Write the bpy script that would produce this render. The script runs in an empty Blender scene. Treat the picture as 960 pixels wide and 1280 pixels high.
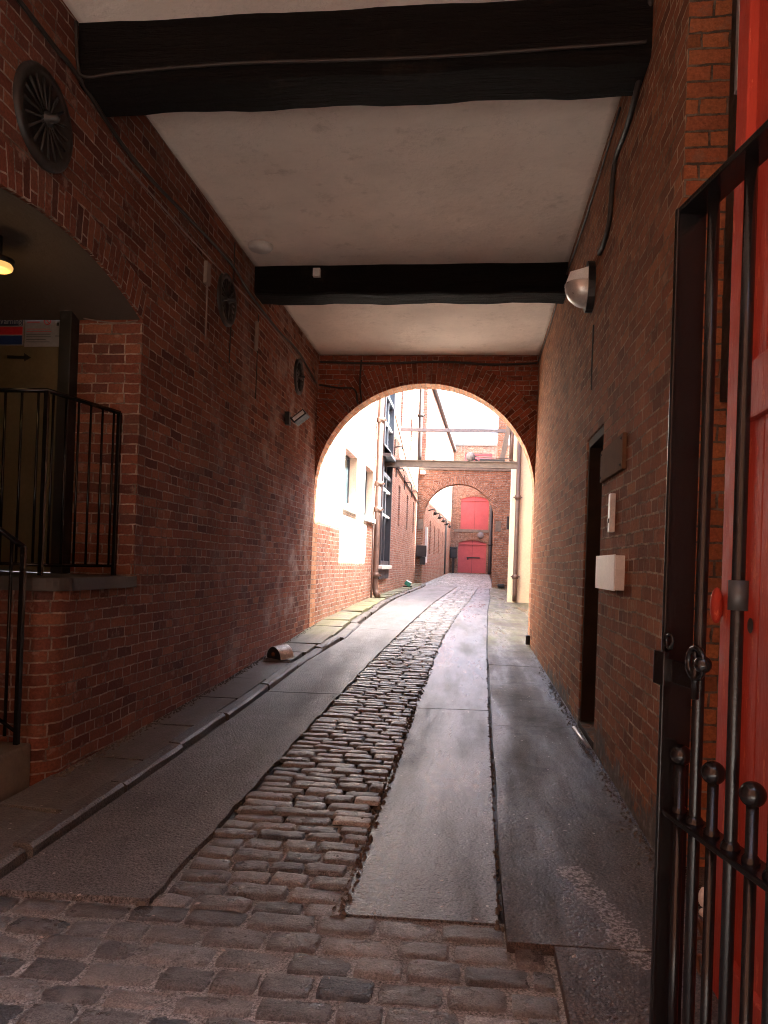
import bpy, bmesh, math, random
from mathutils import Vector, Matrix
R = math.radians
rnd = random.Random(7)
scene = bpy.context.scene
col = scene.collection
E = 1.45                      # eye height: all code coordinates are relative to the eye, E lifts them to the world

# ------------------------------------------------------------------ camera
F = 930.0
ROLL, PITCH = R(2.0), R(0.4)
def cam_rot(yaw):
    return Matrix.Rotation(yaw, 3, 'Z') @ Matrix.Rotation(R(90)+PITCH, 3, 'X') @ Matrix.Rotation(ROLL, 3, 'Z')
def vp(yaw):
    d = cam_rot(yaw).transposed() @ Vector((0, 1, 0))
    return 480 + F*d.x/(-d.z), -F*d.y/(-d.z)
lo, hi = 0.0, 0.3
for _ in range(60):
    m = (lo+hi)/2
    if vp(m)[0] < 590: lo = m
    else: hi = m
YAW = (lo+hi)/2
CY = 708 - vp(YAW)[1]
RM = cam_rot(YAW)
cd = bpy.data.cameras.new('camera'); cam = bpy.data.objects.new('camera', cd); col.objects.link(cam)
cd.sensor_width = 36; cd.sensor_fit = 'AUTO'; cd.lens = F*36/1280; cd.shift_y = (CY-640)/1280
cd.clip_start = 0.02; cd.clip_end = 600
cam.matrix_world = Matrix.Translation((0, 0, E)) @ RM.to_4x4()
scene.camera = cam
def ray(u, v):
    return RM @ Vector(((u-480)/F, -(v-CY)/F, -1))
def PX(u, v, x=None, y=None, z=None):
    d = ray(u, v)
    if y is not None and XC is not None: y = 1.014*y+.118*XC
    t = x/d.x if x is not None else (y/d.y if y is not None else z/d.z)
    p = d*t
    if XC is not None: p.y = (p.y-.118*XC)/1.014
    return p
# survey correction: distances along the alley were first read square to the wall; XC is the wall line they were read on
XC = None
def ty_(y): return y if XC is None else 1.014*y+.118*XC

CH0 = PX(812, 1212, z=-1.345).xy[:]; CH1 = PX(712, 1075, z=-1.305).xy[:]
# ------------------------------------------------------------------ materials
class NT:
    def __init__(s, name):
        s.m = bpy.data.materials.new(name); s.m.use_nodes = True
        s.t = s.m.node_tree; s.n = s.t.nodes; s.l = s.t.links
        s.b = s.n['Principled BSDF']
    def node(s, typ, **kw):
        nd = s.n.new(typ)
        for k, v in kw.items():
            if k == 'ins':
                for a, b in v.items():
                    if isinstance(b, bpy.types.NodeSocket): s.l.new(b, nd.inputs[a])
                    else: nd.inputs[a].default_value = b
            else: setattr(nd, k, v)
        return nd
    def ramp(s, fac, stops, interp='LINEAR'):
        r = s.n.new('ShaderNodeValToRGB'); r.color_ramp.interpolation = interp
        e = r.color_ramp.elements
        while len(e) < len(stops): e.new(0.5)
        for i, (p, c) in enumerate(stops):
            e[i].position = p
            e[i].color = (c, c, c, 1) if isinstance(c, (int, float)) else (*c, 1)
        s.l.new(fac, r.inputs[0]); return r.outputs[0]
    def noise(s, vec, scale, detail=4, rough=0.55, dist=0):
        nd = s.n.new('ShaderNodeTexNoise'); nd.inputs['Scale'].default_value = scale
        nd.inputs['Detail'].default_value = detail; nd.inputs['Roughness'].default_value = rough
        nd.inputs['Distortion'].default_value = dist
        if vec is not None: s.l.new(vec, nd.inputs['Vector'])
        return nd
    def mix(s, f, a, b, blend='MIX'):
        nd = s.n.new('ShaderNodeMix'); nd.data_type = 'RGBA'; nd.blend_type = blend
        for i, v in ((0, f), (6, a), (7, b)):
            if isinstance(v, bpy.types.NodeSocket): s.l.new(v, nd.inputs[i])
            elif i == 0: nd.inputs[0].default_value = v
            else: nd.inputs[i].default_value = (*v, 1)
        return nd.outputs[2]
    def math(s, op, a, b=0.0, clamp=False):
        nd = s.n.new('ShaderNodeMath'); nd.operation = op; nd.use_clamp = clamp
        for i, v in enumerate((a, b)):
            if isinstance(v, bpy.types.NodeSocket): s.l.new(v, nd.inputs[i])
            else: nd.inputs[i].default_value = v
        return nd.outputs[0]
    def bump(s, h, strength, dist, prev=None):
        nd = s.n.new('ShaderNodeBump'); nd.inputs['Strength'].default_value = strength
        nd.inputs['Distance'].default_value = dist; s.l.new(h, nd.inputs['Height'])
        if prev is not None: s.l.new(prev, nd.inputs['Normal'])
        return nd.outputs[0]
    def pos(s): return s.n.new('ShaderNodeNewGeometry').outputs['Position']
    def done(s, color=None, rough=None, normal=None, metal=0.0, spec=None):
        for k, v in (('Base Color', color), ('Roughness', rough), ('Normal', normal), ('Metallic', metal), ('Specular IOR Level', spec)):
            if v is None: continue
            if isinstance(v, bpy.types.NodeSocket): s.l.new(v, s.b.inputs[k])
            elif k == 'Base Color': s.b.inputs[k].default_value = (*v, 1)
            else: s.b.inputs[k].default_value = v
        return s.m

def brick_mat(name, palette, mortar, grime=0.5, salt_glow=0.0, moss=0.0, patch=False, jit=.018, sq=.55, ms=.0062, bw=0.225, rh=0.075, low=0.0):
    t = NT(name)
    uv = t.n.new('ShaderNodeUVMap'); uv.uv_map = 'UVMap'
    P = t.pos()
    n1 = t.noise(P, 1.1, 3); n2 = t.noise(P, 14, 3)
    def off(nz, amt):
        v = t.node('ShaderNodeVectorMath', operation='SUBTRACT'); t.l.new(nz.outputs['Color'], v.inputs[0]); v.inputs[1].default_value = (.5, .5, .5)
        w = t.node('ShaderNodeVectorMath', operation='SCALE'); t.l.new(v.outputs[0], w.inputs[0]); w.inputs['Scale'].default_value = amt
        return w.outputs[0]
    a = t.node('ShaderNodeVectorMath', operation='ADD'); t.l.new(uv.outputs[0], a.inputs[0]); t.l.new(off(n1, .05), a.inputs[1])
    b = t.node('ShaderNodeVectorMath', operation='ADD'); t.l.new(a.outputs[0], b.inputs[0]); t.l.new(off(n2, jit), b.inputs[1])
    br = t.node('ShaderNodeTexBrick'); t.l.new(b.outputs[0], br.inputs['Vector'])
    br.inputs['Color1'].default_value = (0, 0, 0, 1); br.inputs['Color2'].default_value = (1, 1, 1, 1); br.inputs['Mortar'].default_value = (.5, .5, .5, 1)
    br.inputs['Scale'].default_value = 1; br.inputs['Mortar Size'].default_value = ms; br.inputs['Mortar Smooth'].default_value = .25
    br.inputs['Brick Width'].default_value = bw; br.inputs['Row Height'].default_value = rh
    br.offset = .5; br.offset_frequency = 2; br.squash = sq; br.squash_frequency = 4
    nf = len(palette)
    c = t.ramp(br.outputs['Color'], [(i/(nf-1), p) for i, p in enumerate(palette)])
    sp = t.noise(P, 60, 4, .7)
    c = t.mix(.55, c, t.ramp(sp.outputs[0], [(.25, .35), (.75, 1.7)]), 'MULTIPLY')
    mo = t.ramp(t.noise(P, 7, 6, .75).outputs[0], [(.3, tuple(x*1.15 for x in mortar)), (.5, tuple(x*.6 for x in mortar)), (.62, tuple(x*.16 for x in mortar))])
    c = t.mix(br.outputs['Fac'], c, mo)
    big = t.noise(P, .55, 5, .6)
    c = t.mix(t.math('MULTIPLY', t.ramp(big.outputs[0], [(.42, 0), (.66, 1)]), grime), c, (.035, .025, .02))
    med = t.noise(P, 3.2, 6, .7)
    c = t.mix(t.math('MULTIPLY', t.ramp(med.outputs[0], [(.5, 0), (.66, 1)]), .35), c, (.06, .03, .02))
    c = t.mix(t.math('MULTIPLY', t.ramp(t.noise(P, 7, 6, .7).outputs[0], [(.58, 0), (.66, 1)]), .35), c, tuple(x*.8 for x in mortar))
    sx = t.node('ShaderNodeSeparateXYZ'); t.l.new(P, sx.inputs[0])
    if salt_glow:
        # cloudy pale efflorescence, stronger towards the archway to paint in yard glow
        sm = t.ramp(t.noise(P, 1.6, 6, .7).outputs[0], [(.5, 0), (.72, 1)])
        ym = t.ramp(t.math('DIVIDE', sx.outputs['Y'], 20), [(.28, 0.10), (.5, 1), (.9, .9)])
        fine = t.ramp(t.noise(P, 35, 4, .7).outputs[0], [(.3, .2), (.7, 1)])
        f = t.math('MULTIPLY', t.math('MULTIPLY', sm, ym), t.math('MULTIPLY', fine, salt_glow))
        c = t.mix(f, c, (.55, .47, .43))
    if moss:
        zz = t.math('SUBTRACT', 1.0, t.math('DIVIDE', t.math('SUBTRACT', sx.outputs['Z'], .2), .9), True)
        f = t.math('MULTIPLY', t.math('MULTIPLY', t.ramp(t.noise(P, 2.5, 6, .7).outputs[0], [(.42, 0), (.6, 1)]), zz), moss)
        c = t.mix(f, c, (.12, .13, .04))
    if low:
        zz = t.math('SUBTRACT', low, t.math('ADD', sx.outputs['Z'], t.math('MULTIPLY', t.noise(P, 2.2, 7, .75).outputs[0], 1.4)))
        f = t.ramp(zz, [(0, 0), (.12, 1)])
        c = t.mix(f, c, t.ramp(t.noise(P, 9, 7, .75).outputs[0], [(.3, (.05, .045, .042)), (.55, (.13, .11, .10)), (.75, (.34, .31, .29))]))
    inv = t.math('SUBTRACT', 1.0, br.outputs['Fac'])
    chip = t.noise(P, 22, 6, .75)
    h = t.math('ADD', inv, t.math('MULTIPLY', chip.outputs[0], .9))
    rz = t.math('ADD', h, t.math('MULTIPLY', br.outputs['Color'], .35))
    nrm = t.bump(rz, 1.0, .02)
    return t.done(c, t.ramp(sp.outputs[0], [(.3, .8), (.7, 1.0)]), nrm, spec=.1)

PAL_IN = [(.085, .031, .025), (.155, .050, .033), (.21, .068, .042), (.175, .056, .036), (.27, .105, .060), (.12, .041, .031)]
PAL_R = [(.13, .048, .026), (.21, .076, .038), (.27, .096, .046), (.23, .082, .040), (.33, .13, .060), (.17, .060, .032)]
PAL_OUT = [(.22, .085, .058), (.32, .135, .092), (.38, .17, .12), (.30, .12, .082), (.44, .22, .155), (.25, .10, .072)]
PAL_WARM = [(.18, .075, .045), (.27, .12, .07), (.34, .16, .095), (.25, .105, .06), (.40, .21, .13), (.21, .09, .055)]
M = {}
M['brick_left'] = brick_mat('brick_left', PAL_IN, (.47, .365, .30), .3, salt_glow=1.0)
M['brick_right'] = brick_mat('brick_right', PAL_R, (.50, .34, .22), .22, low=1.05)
M['brick_ring'] = brick_mat('brick_ring', [(.14, .036, .022), (.26, .066, .034), (.34, .09, .045), (.21, .054, .03), (.30, .078, .04)], (.58, .42, .33), .15, jit=.008, sq=1.0, rh=.078, bw=.21, ms=.006)
M['brick_arch'] = brick_mat('brick_arch', [(.16, .042, .026), (.28, .07, .036), (.36, .095, .046), (.24, .058, .032), (.34, .085, .045)], (.58, .42, .33), .15)
M['brick_pier'] = brick_mat('brick_pier', [(.2, .07, .03), (.38, .13, .05), (.30, .09, .04), (.42, .16, .06)], (.22, .17, .13), .35)
M['brick_out'] = brick_mat('brick_out', PAL_OUT, (.68, .60, .53), .12, salt_glow=.7, moss=.3, ms=.009)
M['brick_far'] = brick_mat('brick_far', PAL_WARM, (.50, .43, .35), .2, moss=.5, ms=.012)

M['whitewash'] = brick_mat('whitewash', [(.70, .66, .60), (.78, .75, .70), (.74, .70, .64)], (.72, .69, .64), .0)
M['brick_soffit'] = brick_mat('brick_soffit', [(.40, .17, .09), (.52, .26, .15), (.60, .33, .2), (.45, .2, .11)], (.6, .5, .42), .1)  # lighter orange brick; palette also paints the strong yard light on it
def noisy(name, c1, c2, scale=8, rough=(.5, .8), bump=.3, bd=.004, metal=0, c3=None, spec=None, detail=5):
    t = NT(name); P = t.pos()
    n = t.noise(P, scale, detail, .65); f = t.noise(P, scale*9, 4, .7)
    st = [(.3, c1), (.7, c2)] if c3 is None else [(.28, c1), (.5, c2), (.72, c3)]
    c = t.ramp(n.outputs[0], st)
    c = t.mix(.3, c, t.ramp(f.outputs[0], [(.3, .6), (.7, 1.35)]), 'MULTIPLY')
    r = t.ramp(n.outputs[0], [(.35, rough[0]), (.65, rough[1])])
    h = t.math('ADD', n.outputs[0], t.math('MULTIPLY', f.outputs[0], .4))
    return t.done(c, r, t.bump(h, bump, bd), metal, spec)

M['black_iron'] = noisy('black_iron', (.004, .004, .005), (.008, .007, .007), 25, (.06, .14), .4, .0025, c3=(.008, .007, .007), spec=.3)
M['black_dull'] = noisy('black_dull', (.006, .006, .006), (.018, .016, .015), 12, (.45, .7), .4, .003)
M['iron_cast'] = noisy('iron_cast', (.007, .006, .005), (.016, .012, .010), 20, (.45, .65), .4, .003)
M['rust'] = noisy('rust', (.05, .02, .012), (.16, .06, .025), 20, (.6, .9), .5, .003)
M['pipe_brown'] = noisy('pipe_brown', (.05, .028, .022), (.13, .07, .05), 5, (.35, .6), .2, .003)
M['timber_black'] = None
M['stone'] = noisy('stone', (.10, .085, .07), (.20, .17, .13), 5, (.6, .9), .5, .006)
M['cap_stone'] = noisy('cap_stone', (.025, .021, .018), (.06, .05, .043), 7, (.6, .9), .6, .006)
M['cream'] = noisy('cream', (.62, .47, .30), (.70, .54, .36), 2, (.7, .9), .15, .004)
M['cream_light'] = noisy('cream_light', (.72, .62, .42), (.80, .70, .50), 2, (.7, .9), .15, .004)
M['pale_fitting'] = noisy('pale_fitting', (.16, .12, .10), (.26, .20, .16), 14, (.6, .8), .3, .002)
M['reveal'] = noisy('reveal', (.38, .28, .21), (.50, .38, .29), 4, (.7, .9), .2, .004)
M['white_paint'] = noisy('white_paint', (.70, .70, .68), (.80, .79, .77), 10, (.4, .6), .1, .002)
M['white_dirty'] = noisy('white_dirty', (.52, .48, .44), (.66, .62, .58), 12, (.4, .6), .1, .002)
M['silver'] = noisy('silver', (.55, .54, .52), (.80, .79, .77), 14, (.15, .35), .15, .002, metal=.9)
M['galv'] = noisy('galv', (.30, .30, .31), (.5, .5, .5), 14, (.3, .5), .15, .002, metal=.7)
M['plaque_wood'] = noisy('plaque_wood', (.085, .042, .022), (.14, .072, .038), 12, (.85, .95), .3, .003, spec=.05)
M['wood_brown'] = noisy('wood_brown', (.018, .011, .008), (.035, .02, .013), 8, (.75, .9), .4, .004, spec=.05)
M['steel_brown'] = noisy('steel_brown', (.07, .05, .04), (.14, .105, .08), 6, (.5, .7), .3, .003)
M['steel_grey'] = noisy('steel_grey', (.13, .12, .12), (.2, .18, .18), 6, (.5, .7), .3, .003)
M['collar_grey'] = noisy('collar_grey', (.018, .018, .018), (.03, .03, .03), 20, (.4, .6), .2, .002)
M['bowl_bright'] = noisy('bowl_bright', (.70, .69, .67), (.82, .81, .79), 14, (.2, .35), .2, .002, metal=.2)
M['bowl'] = noisy('bowl', (.42, .40, .37), (.60, .57, .53), 14, (.25, .4), .2, .002, metal=.35)
M['debris_dark'] = noisy('debris_dark', (.035, .026, .02), (.16, .13, .10), 40, (.8, .95), .5, .004)
M['frame_blue'] = noisy('frame_blue', (.02, .022, .03), (.035, .04, .05), 6, (.4, .6), .2, .003)
M['plastic_black'] = noisy('plastic_black', (.010, .010, .011), (.02, .02, .022), 6, (.3, .5), .1, .002)
M['plastic_green'] = noisy('plastic_green', (.02, .16, .10), (.03, .22, .14), 6, (.3, .5), .1, .002)
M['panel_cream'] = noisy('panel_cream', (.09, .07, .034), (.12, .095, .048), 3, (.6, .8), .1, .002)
M['paper'] = noisy('paper', (.17, .165, .17), (.21, .205, .21), 6, (.6, .8), .05, .001)
M['ink_blue'] = noisy('ink_blue', (.012, .03, .11), (.016, .04, .13), 6, (.4, .5), .02, .001)
M['ink_navy'] = noisy('ink_navy', (.012, .018, .04), (.016, .02, .05), 6, (.4, .5), .02, .001)
M['ink_red'] = noisy('ink_red', (.35, .015, .02), (.4, .02, .025), 6, (.4, .5), .02, .001)
M['ink_black'] = noisy('ink_black', (.01, .01, .01), (.015, .015, .015), 6, (.4, .5), .02, .001)
M['red_far'] = noisy('red_far', (.38, .060, .062), (.46, .085, .085), 3, (.4, .6), .2, .004)
M['cable'] = noisy('cable', (.010, .007, .006), (.025, .016, .012), 30, (.5, .7), .2, .002)
M['cable_pale'] = noisy('cable_pale', (.14, .10, .085), (.22, .16, .14), 30, (.5, .7), .2, .002)
M['mortar_lump'] = noisy('mortar_lump', (.35, .30, .26), (.5, .44, .4), 20, (.8, .95), .6, .006)
M['roof_slate'] = noisy('roof_slate', (.05, .05, .055), (.09, .09, .1), 5, (.6, .8), .4, .01)

def glass_mat(name, tint):
    t = NT(name); P = t.pos()
    return t.done(t.ramp(t.noise(P, 1.5, 2).outputs[0], [(.3, tint), (.7, tuple(x*1.8 for x in tint))]), .06, t.bump(t.noise(P, 3, 2).outputs[0], .1, .01), 0, .8)
M['glass'] = glass_mat('glass', (.03, .045, .05))
M['glass_blue'] = glass_mat('glass_blue', (.10, .14, .19))

def timber_mat():
    t = NT('timber_black'); P = t.pos()
    mp = t.node('ShaderNodeMapping'); t.l.new(P, mp.inputs[0]); mp.inputs['Scale'].default_value = (.7, 9, 9)
    n = t.noise(mp.outputs[0], 3, 6, .7); k = t.noise(P, 2, 5, .7)
    c = t.ramp(n.outputs[0], [(.3, (.004, .003, .003)), (.6, (.009, .007, .006)), (.78, (.022, .016, .012))])
    c = t.mix(t.ramp(k.outputs[0], [(.6, 0), (.72, .5)]), c, (.04, .026, .02))
    return t.done(c, t.ramp(n.outputs[0], [(.3, .65), (.7, .85)]), t.bump(t.math('ADD', n.outputs[0], t.math('MULTIPLY', k.outputs[0], .8)), 1.0, .04), 0, .1)
M['timber_black'] = timber_mat()

def ceiling_mat(name, base, dark):
    t = NT(name); P = t.pos()
    n = t.noise(P, 1.2, 6, .65); s = t.noise(P, 26, 5, .75); w = t.noise(P, 5, 6, .7)
    c = t.ramp(n.outputs[0], [(.3, tuple(x*.82 for x in base)), (.65, base)])
    c = t.mix(t.ramp(w.outputs[0], [(.58, 0), (.72, .3)]), c, dark)
    c = t.mix(t.ramp(t.noise(P, 2.3, 8, .75, .5).outputs[0], [(.56, 0), (.66, .14)]), c, tuple(x*1.6 for x in dark))
    c = t.mix(t.ramp(s.outputs[0], [(.72, 0), (.78, .6)]), c, dark)
    sx = t.node('ShaderNodeSeparateXYZ'); t.l.new(P, sx.inputs[0])
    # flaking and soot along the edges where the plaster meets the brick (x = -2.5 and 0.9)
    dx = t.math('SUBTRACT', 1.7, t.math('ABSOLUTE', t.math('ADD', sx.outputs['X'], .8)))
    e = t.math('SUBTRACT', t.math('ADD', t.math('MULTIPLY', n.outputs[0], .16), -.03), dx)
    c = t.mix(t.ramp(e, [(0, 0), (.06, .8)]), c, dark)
    h = t.math('ADD', t.math('MULTIPLY', w.outputs[0], 1.0), t.math('MULTIPLY', s.outputs[0], .12))
    vc = t.node('ShaderNodeTexVoronoi'); vc.feature = 'DISTANCE_TO_EDGE'; vc.inputs['Scale'].default_value = .9
    wv = t.node('ShaderNodeVectorMath', operation='ADD'); t.l.new(P, wv.inputs[0]); t.l.new(t.noise(P, 2.5, 6, .7).outputs['Color'], wv.inputs[1]); t.l.new(wv.outputs[0], vc.inputs['Vector'])
    c = t.mix(t.ramp(vc.outputs['Distance'], [(.001, .22), (.006, 0)]), c, dark)
    return t.done(c, .9, t.bump(h, .55, .03), 0, .1)
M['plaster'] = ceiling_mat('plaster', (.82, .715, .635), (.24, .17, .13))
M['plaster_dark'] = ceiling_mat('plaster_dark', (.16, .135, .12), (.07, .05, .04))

def paving_mat(name, a, b, grit, wet, rbase=(.35, .6), joints=None, blotch=.6, bstr=.5, bdist=.006, spec=.25, patches=0, moss=0, chalk=None):
    t = NT(name); P = t.pos()
    big = t.noise(P, .9, 6, .65); med = t.noise(P, 6, 6, .7); fn = t.noise(P, 120, 3, .75)
    vor = t.node('ShaderNodeTexVoronoi'); t.l.new(P, vor.inputs['Vector']); vor.inputs['Scale'].default_value = 48
    c = t.ramp(med.outputs[0], [(.3, a), (.7, b)])
    c = t.mix(t.math('MULTIPLY', t.ramp(big.outputs[0], [(.4, 0), (.65, 1)]), blotch), c, tuple(x*.6 for x in a))
    c = t.mix(grit, c, t.ramp(fn.outputs[0], [(.36, .1), (.66, 1.95)]), 'MULTIPLY')
    # scattered pale grains and dark pits
    c = t.mix(t.math('MULTIPLY', t.ramp(vor.outputs['Distance'], [(.12, 1), (.24, 0)]), t.ramp(t.noise(P, 7, 4).outputs[0], [(.45, 0), (.62, .9)])), c, (.02, .018, .017))
    v2 = t.node('ShaderNodeTexVoronoi'); t.l.new(P, v2.inputs['Vector']); v2.inputs['Scale'].default_value = 9
    c = t.mix(t.ramp(v2.outputs['Distance'], [(.05, 1), (.065, 0)]), c, (.4, .37, .34))
    sx = t.node('ShaderNodeSeparateXYZ'); t.l.new(P, sx.inputs[0])
    if patches:
        f = t.math('MULTIPLY', t.ramp(t.noise(P, 1.7, 7, .75, .4).outputs[0], [(.52, 0), (.56, 1)]), patches)
        c = t.mix(f, c, (.035, .026, .024))
    if chalk:
        # a trodden streak of pale spilt powder with its own shape
        mp = t.node('ShaderNodeMapping'); t.l.new(P, mp.inputs[0])
        (x0, y0), (x1, y1), w = chalk
        ang = math.atan2(y1-y0, x1-x0); L = math.hypot(x1-x0, y1-y0)
        px = t.math('SUBTRACT', sx.outputs['X'], x0); py = t.math('SUBTRACT', sx.outputs['Y'], y0)
        along = t.math('ADD', t.math('MULTIPLY', px, math.cos(ang)), t.math('MULTIPLY', py, math.sin(ang)))
        across = t.math('ABSOLUTE', t.math('SUBTRACT', t.math('MULTIPLY', py, math.cos(ang)), t.math('MULTIPLY', px, math.sin(ang))))
        m1 = t.math('LESS_THAN', across, t.math('MULTIPLY', t.math('SUBTRACT', t.math('MULTIPLY', t.noise(P, 7, 6, .8).outputs[0], 2.6), .75), w))
        m2 = t.math('MULTIPLY', t.math('GREATER_THAN', along, 0), t.math('LESS_THAN', along, L))
        m3 = t.ramp(t.noise(P, 55, 5, .8).outputs[0], [(.49, 0), (.54, .9)])
        c = t.mix(t.math('MULTIPLY', t.math('MULTIPLY', m1, m2), m3), c, (.36, .33, .32))
    if moss:
        yg = t.ramp(t.math('DIVIDE', sx.outputs['Y'], 40), [(.24, 0), (.3, 1), (.6, 1)])
        f = t.math('MULTIPLY', t.math('MULTIPLY', t.ramp(t.noise(P, 2.0, 6, .7).outputs[0], [(.38, 0), (.6, 1)]), yg), moss)
        c = t.mix(f, c, (.22, .24, .10))
    mpr = t.node('ShaderNodeMapping'); t.l.new(P, mpr.inputs[0]); mpr.inputs['Scale'].default_value = (2.2, .35, 1)
    lng = t.noise(mpr.outputs[0], 1.3, 5, .6)
    r = t.ramp(t.math('ADD', t.math('MULTIPLY', lng.outputs[0], .75), t.math('MULTIPLY', fn.outputs[0], .25)), [(.38, wet), (.5, rbase[0]), (.65, rbase[1])])
    h = t.math('ADD', t.math('ADD', t.math('MULTIPLY', med.outputs[0], .45), t.math('MULTIPLY', fn.outputs[0], .6)), t.math('MULTIPLY', t.ramp(vor.outputs['Distance'], [(0, 0), (.5, 1)]), .5))
    return t.done(c, r, t.bump(h, bstr, bdist), 0, spec)
M['lane'] = paving_mat('lane', (.125, .118, .113), (.185, .176, .169), .95, .45, (.55, .75), bstr=.9, bdist=.008)
M['lane_wet'] = paving_mat('lane_wet', (.085, .080, .077), (.13, .124, .118), .95, .2, (.36, .66), spec=.32, bstr=.9, bdist=.006)
M['flag'] = paving_mat('flag', (.11, .10, .088), (.17, .155, .138), .6, .28, (.36, .6), bstr=.8, moss=.7)
M['footway'] = paving_mat('footway', (.062, .049, .042), (.108, .088, .077), .95, .16, (.55, .8), spec=.22, patches=.85, bstr=.9, moss=.35,
                          chalk=(CH0, CH1, .095))
M['kerb_stone'] = paving_mat('kerb_stone', (.09, .08, .07), (.14, .125, .11), .6, .45, (.5, .7), bstr=.9)
M['bed'] = paving_mat('bed', (.21, .207, .198), (.36, .355, .34), .8, .6, (.7, .9), bstr=1)
M['bed_dark'] = paving_mat('bed_dark', (.03, .024, .02), (.055, .045, .038), .8, .5, (.6, .9), bstr=1)
M['ground'] = paving_mat('ground', (.06, .06, .06), (.09, .088, .085), .5, .5, (.6, .9))

def sett_mat():
    t = NT('sett'); P = t.pos()
    at = t.node('ShaderNodeAttribute'); at.attribute_name = 'tone'
    c = t.ramp(at.outputs['Fac'], [(0, (.050, .058, .068)), (.12, (.095, .093, .092)), (.35, (.14, .130, .124)), (.55, (.15, .15, .147)), (.75, (.20, .198, .192)), (.9, (.195, .172, .155)), (1, (.40, .39, .375))])
    n = t.noise(P, 30, 6, .7); f = t.noise(P, 150, 3, .7)
    c = t.mix(.6, c, t.ramp(n.outputs[0], [(.3, .5), (.7, 1.4)]), 'MULTIPLY')
    c = t.mix(.8, c, t.ramp(f.outputs[0], [(.33, .3), (.67, 1.8)]), 'MULTIPLY')
    sandy = t.ramp(t.noise(P, 3.5, 6, .75).outputs[0], [(.54, 0), (.64, .55)])
    c = t.mix(sandy, c, (.225, .222, .212))
    r = t.ramp(t.noise(P, 6, 5).outputs[0], [(.35, .22), (.65, .5)])
    h = t.math('ADD', n.outputs[0], t.math('MULTIPLY', f.outputs[0], .35))
    return t.done(c, r, t.bump(h, 1.0, .016), 0, .4)
M['sett'] = sett_mat()

def red_paint():
    t = NT('red_paint'); P = t.pos()
    mp = t.node('ShaderNodeMapping'); t.l.new(P, mp.inputs[0]); mp.inputs['Scale'].default_value = (1, 1, .22)
    n = t.noise(mp.outputs[0], 26, 7, .75); b = t.noise(P, 2, 4)
    c = t.ramp(b.outputs[0], [(.3, (.29, .030, .018)), (.7, (.42, .050, .027))])
    c = t.mix(t.ramp(n.outputs[0], [(.58, 0), (.61, .8)]), c, (.55, .13, .07))
    c = t.mix(t.ramp(n.outputs[0], [(.66, 0), (.68, .9)]), c, (.09, .025, .02))
    return t.done(c, t.ramp(n.outputs[0], [(.4, .5), (.7, .75)]), t.bump(n.outputs[0], .8, .008), 0, .2)
M['red_paint'] = red_paint()
t = NT('lamp_glow'); t.b.inputs['Base Color'].default_value = (.8, .6, .3, 1)
t.b.inputs['Emission Color'].default_value = (1, .55, .16, 1); t.b.inputs['Emission Strength'].default_value = .05
t.b.inputs['Base Color'].default_value = (.5, .3, .08, 1)
M['lamp_glow'] = t.m

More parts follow.
